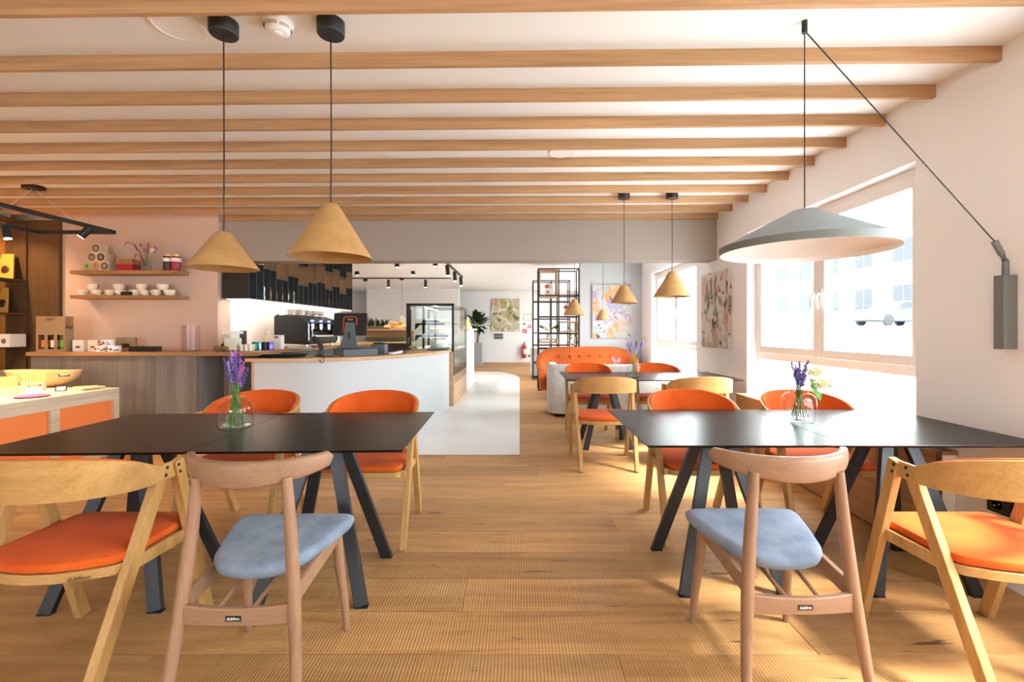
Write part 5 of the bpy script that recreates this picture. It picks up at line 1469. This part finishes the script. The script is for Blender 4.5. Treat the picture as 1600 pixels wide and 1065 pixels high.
def lounge(label, x0, x1, y0, y1, zt, name='lounge_sofa', cat='sofa', flip=1):
    """rounded pale seat whose back faces the camera (flip=1)"""
    s = thing(name, label, cat)
    w = (x1 - x0) / 2; cx_ = (x0 + x1) / 2; cy_ = (y0 + y1) / 2; d = (y1 - y0) / 2
    def outl(k, e=.35):
        o = []
        for i in range(40):
            a = 2 * PI * i / 40; c_, s2 = math.cos(a), math.sin(a)
            o.append((cx_ + (w - k) * math.copysign(abs(c_) ** e, c_), cy_ + (d - k) * math.copysign(abs(s2) ** e, s2)))
        return o
    o1, o2 = outl(0), outl(.13)
    cut = lambda p: not (p[1] > cy_ + d * .55)
    a = [p for p in o1[20:] + o1[:20] if True]
    # arc from right front round the rear to left front
    idx = [i for i in range(40) if math.sin(2 * PI * i / 40) < .75]
    idx = [i for i in range(40)]
    seq = [(i + 4) % 40 for i in range(0)]
    order = [i % 40 for i in range(17, 44)]
    rows = []
    for i in order:
        p, q = o1[i], o2[i]
        rows.append([(p[0], p[1], .05), (p[0], p[1], zt - .04), (p[0] * .8 + q[0] * .2, p[1] * .8 + q[1] * .2, zt - .006), (p[0] * .5 + q[0] * .5, p[1] * .5 + q[1] * .5, zt), (q[0] * .85 + p[0] * .15, q[1] * .85 + p[1] * .15, zt - .01), (q[0], q[1], zt - .05), (q[0], q[1], .05)])
    mb = MB().grid(rows, True); e = (len(rows) - 1) * 7
    mb.f += [tuple(reversed(range(7))), tuple(range(e, e + 7))]
    mb.obj('back_shell', M['greyfab'], s, smooth=True)
    pillow(outl(.135), (cx_, cy_), .06, .42, .02, .04).obj('seat_cushion', M['greyfab'], s, smooth=True)
    MB().box(x0 + .1, x1 - .1, y0 + .1, y1 - .1, 0, .058).obj('plinth', M['black'], s)
    return s
lounge('pale grey rounded sofa with its back to the middle table', at(857, 0, 6.6).x, at(1056, 0, 6.6).x, 6.48, 7.25, at(0, 569, 6.55).z)
lounge('pale armchair half hidden beside the black metal shelf', at(829, 0, 11.9).x, at(829, 0, 11.9).x + .75, 11.87, 12.6, at(0, 544, 11.9).z, 'armchair', 'armchair')
def metal_shelf(label, Y, x0, x1, ztop, boxes):
    s = thing('metal_shelf', label, 'shelf unit')
    d = .42; t = .025
    for x in (x0, (x0 + x1) / 2, x1):
        for y in (Y, Y + d):
            MB().bar((x, y, 0), (x, y, ztop), t, t, side=(1, 0, 0)).obj('post', M['blackmetal'], s)
    for z in (.02, .42, .86, 1.17, 1.52, 1.96, ztop - .012):
        mb = MB()
        for y in (Y, Y + d): mb.bar((x0, y, z), (x1, y, z), t * .9, t * .9, side=(0, 1, 0))
        for x in (x0, x1): mb.bar((x, Y, z), (x, Y + d, z), t * .9, t * .9, side=(1, 0, 0))
        mb.obj('crossbar', M['blackmetal'], s)
    for (xa, xb, za, zb_) in boxes:
        k = .025
        MB().box(xa, xb, Y + .01, Y + d - .01, za, za + k).box(xa, xb, Y + .01, Y + d - .01, zb_ - k, zb_).box(xa, xa + k, Y + .01, Y + d - .01, za + k, zb_ - k).box(xb - k, xb, Y + .01, Y + d - .01, za + k, zb_ - k).obj('box_insert', M['counter'], s, bevel=.002)
    return s
sx0, sxm, sx1 = at(841.5, 0, 9.4).x, at(872, 0, 9.4).x, at(904, 0, 9.4).x
metal_shelf('tall black metal shelf with oak box inserts, nearer of the two', 9.36, sx0, sx1, at(0, 419, 9.38).z, [(sx0 + .015, sxm - .015, at(0, 464, 9.4).z, at(0, 421, 9.4).z), (sxm + .015, sx1 - .015, at(0, 518.5, 9.4).z, at(0, 502, 9.4).z), (sx0 + .015, sxm - .015, at(0, 536, 9.4).z - .0, at(0, 531, 9.4).z + .02)])
metal_shelf('tall black metal shelf further back behind the nearer one', 11.4, at(833, 0, 11.4).x, at(890, 0, 11.4).x, at(0, 437.5, 11.4).z, [])
# things on the metal shelf
def sack(label, x, y, z, w, h):
    o = thing('coffee_bag', label, 'bag', (x, y, z))
    MB().add([(-w, -.06, 0), (w, -.06, 0), (w, .06, 0), (-w, .06, 0), (-w * 1.05, -.07, h * .6), (w * 1.05, -.07, h * .6), (w * 1.05, .07, h * .6), (-w * 1.05, .07, h * .6), (-w * .8, -.008, h), (w * .8, -.008, h), (w * .8, .008, h), (-w * .8, .008, h)],
        [(3, 2, 1, 0), (0, 1, 5, 4), (1, 2, 6, 5), (2, 3, 7, 6), (3, 0, 4, 7), (4, 5, 9, 8), (5, 6, 10, 9), (6, 7, 11, 10), (7, 4, 8, 11), (8, 9, 10, 11)]).obj('paper_bag', M['whitepl'], o, bevel=.006)
    MB().ball((-w * .6, -.075, h * .72), (.05, .006, .035), 10, 5).obj('red_flower_print', M['red'], o)
    MB().box(-w * .6, 0, -.0665, -.062, h * .25, h * .5).obj('dark_print', M['darkgrey'], o)
sack('white paper bag with red flower in the top oak insert', (sx0 + sxm) / 2 + .02, 9.5, at(0, 464, 9.4).z + .026, .075, .27)
sack('white paper bag on the metal shelf behind the pendant', at(887, 0, 9.5).x, 9.5, 1.53, .07, .26)
mo = thing('monstera_plant', 'monstera in a white pot on the black metal shelf', 'plant', (at(857, 0, 9.5).x, 9.5, at(0, 531, 9.4).z + .022))
MB().lathe([(0, 0), (.05, 0), (.062, .12), (.056, .12), (.05, .02), (0, .1)], 18).obj('pot', M['whitegloss'], mo, smooth=True)
rr = random.Random(11)
for k in range(9):
    a = k * 2.4; d = Vector((math.cos(a) * .14, -.06 + math.sin(a) * .08, .12 + .11 * rr.random()))
    ls = MB().tube([(0, 0, .1), d * .5 + Vector((0, 0, .08)), d + Vector((0, 0, .06))], .003, 5).obj('leaf_stalk', M['stem'], mo)
    MB().leaf(d + Vector((0, 0, .07)), d * 1.35 + Vector((0, -.03, .0)), .11, up=(0, -1, .6)).obj('leaf', M['green'], ls)
tp = thing('trailing_plant', 'trailing green plant behind the lower right of the metal shelf', 'plant', (at(897, 0, 10.1).x, 10.1, 0))
MB().lathe([(0, .0), (.16, 0), (.18, .5), (0, .5)], 18).obj('pot', M['concrete'], tp, smooth=True)
mb = MB()
for k in range(70):
    a = rr.uniform(0, 2 * PI); h = rr.uniform(.5, 1.35); r_ = rr.uniform(.02, .14)
    b = Vector((r_ * math.cos(a), r_ * math.sin(a), h)); mb.leaf(b, b + Vector((math.cos(a) * .12, math.sin(a) * .12, rr.uniform(-.08, .06))), .05)
mb.tube([(0, 0, .5), (.02, 0, 1.4)], .008, 5)
mb.obj('foliage', M['green'], tp)
# fig tree in grey planter
ft = thing('fig_tree', 'fiddle leaf fig in a tall grey planter by the far wall', 'plant', (at(746, 0, 15.9).x, 15.9, 0))
MB().box(-.2, .17, -.17, .17, 0, at(0, 535, 15.9).z).obj('planter', M['concrete'], ft, bevel=.006)
z0 = at(0, 535, 15.9).z
MB().tube([(0, 0, z0 - .02), (.02, 0, z0 + .25), (-.02, 0, z0 + .6)], [.035, .03, .02], 8).tube([(.02, 0, z0 + .1), (.08, 0, z0 + .4), (.12, 0, z0 + .6)], .014, 6).obj('trunk', M['soil'], ft, smooth=True)
rr = random.Random(5)
for k in range(110):
    th = rr.uniform(0, 2 * PI); ph = math.acos(rr.uniform(-1, 1)); R_ = .33 * rr.uniform(.35, 1)
    b = Vector((R_ * math.sin(ph) * math.cos(th) * 1.0, R_ * math.sin(ph) * math.sin(th), z0 + .68 + R_ * math.cos(ph) * .8))
    d = (b - Vector((0, 0, z0 + .60))).normalized() * rr.uniform(.20, .30)
    lf = MB().leaf(Vector((0, 0, 0)), d, rr.uniform(.14, .19), bend=.12)
    lf.obj('leaf', M['dgreen'], ft, loc=b)
# far wall fittings
Yf = YF - .001
def farbox(name, label, cat, x0, x1, y0, y1, mt_, th=.02, extra=None):
    o = thing(name, label, cat, (0, 0, 0))
    a, b = at(x0, y0, Yf), at(x1, y1, Yf)
    MB().box(a.x, b.x, Yf - th, Yf, b.z, a.z).obj('plate', mt_, o, bevel=.002)
    if extra:
        for (u0, u1, v0, v1, m2) in extra:
            MB().box(a.x + (b.x - a.x) * u0, a.x + (b.x - a.x) * u1, Yf - th - .004, Yf - th, b.z + (a.z - b.z) * v0, b.z + (a.z - b.z) * v1).obj('symbol', m2, o)
farbox('intercom_panel', 'dark two-row panel below the green canvas', 'panel', 772.5, 786, 521, 529, M['darkgrey'], .03, [(.04, .96, .47, .55, M['chrome'])])
farbox('framed_notice', 'small framed notice right of the green canvas', 'frame', 817.5, 831, 490.5, 500.5, M['counter'], .02, [(.05, .95, .07, .93, M['whitepl'])])
farbox('light_switch', 'small dark switch under the framed notice', 'switch', 817, 821, 504.8, 507, M['darkgrey'])
farbox('fire_sign', 'upper red fire alarm sign on the far wall', 'sign', 824.5, 830, 507.5, 512.5, M['redsign'], .012, [(.25, .75, .2, .8, M['whitepl']), (.4, .6, .35, .65, M['redsign'])])
farbox('fire_sign', 'lower red fire extinguisher sign on the far wall', 'sign', 816.5, 823, 514, 520, M['redsign'], .012, [(.2, .32, .2, .6, M['whitepl']), (.45, .58, .2, .75, M['whitepl']), (.58, .8, .62, .75, M['whitepl'])])
farbox('wall_socket', 'dark socket beside the fire extinguisher', 'socket', 825, 829, 554, 557.5, M['darkgrey'])
ex = thing('fire_extinguisher', 'red fire extinguisher hanging on the far wall', 'fire extinguisher', (at(819.5, 0, 16.48).x, 16.48, at(0, 559, 16.48).z))
MB().lathe([(0, 0), (.07, 0), (.075, .01), (.075, .40), (.05, .47), (.02, .49), (0, .49)], 20).obj('cylinder', M['red'], ex, smooth=True)
MB().lathe([(.0755, .14), (.0755, .32)], 20).obj('label', M['pinkcake'], ex, smooth=True)
MB().tube([(0, 0, .48), (0, 0, .55)], .018, 8).tube([(-.04, 0, .56), (.07, 0, .58)], .01, 6).tube([(0, 0, .52), (-.08, -.02, .50), (-.10, -.02, .35), (-.09, -.02, .15)], .01, 6).obj('valve_and_hose', M['black'], ex, smooth=True)
MB().box(-.03, .03, .07, .118, .2, .3).obj('bracket', M['black'], ex)
# small dome camera at the bulkhead
dcx = at(496, 0, 5.3)
dm = thing('dome_camera', 'small dome camera on the ceiling near the bulkhead', 'camera', (dcx.x, 5.33, ZC))
MB().lathe([(0, 0), (.05, 0), (.05, -.02), (0, -.02)], 18).obj('housing', M['whitepl'], dm, smooth=True)
MB().ball((0, 0, -.025), (.035, .035, .03), 12, 6).obj('dome', M['black'], dm, smooth=True)
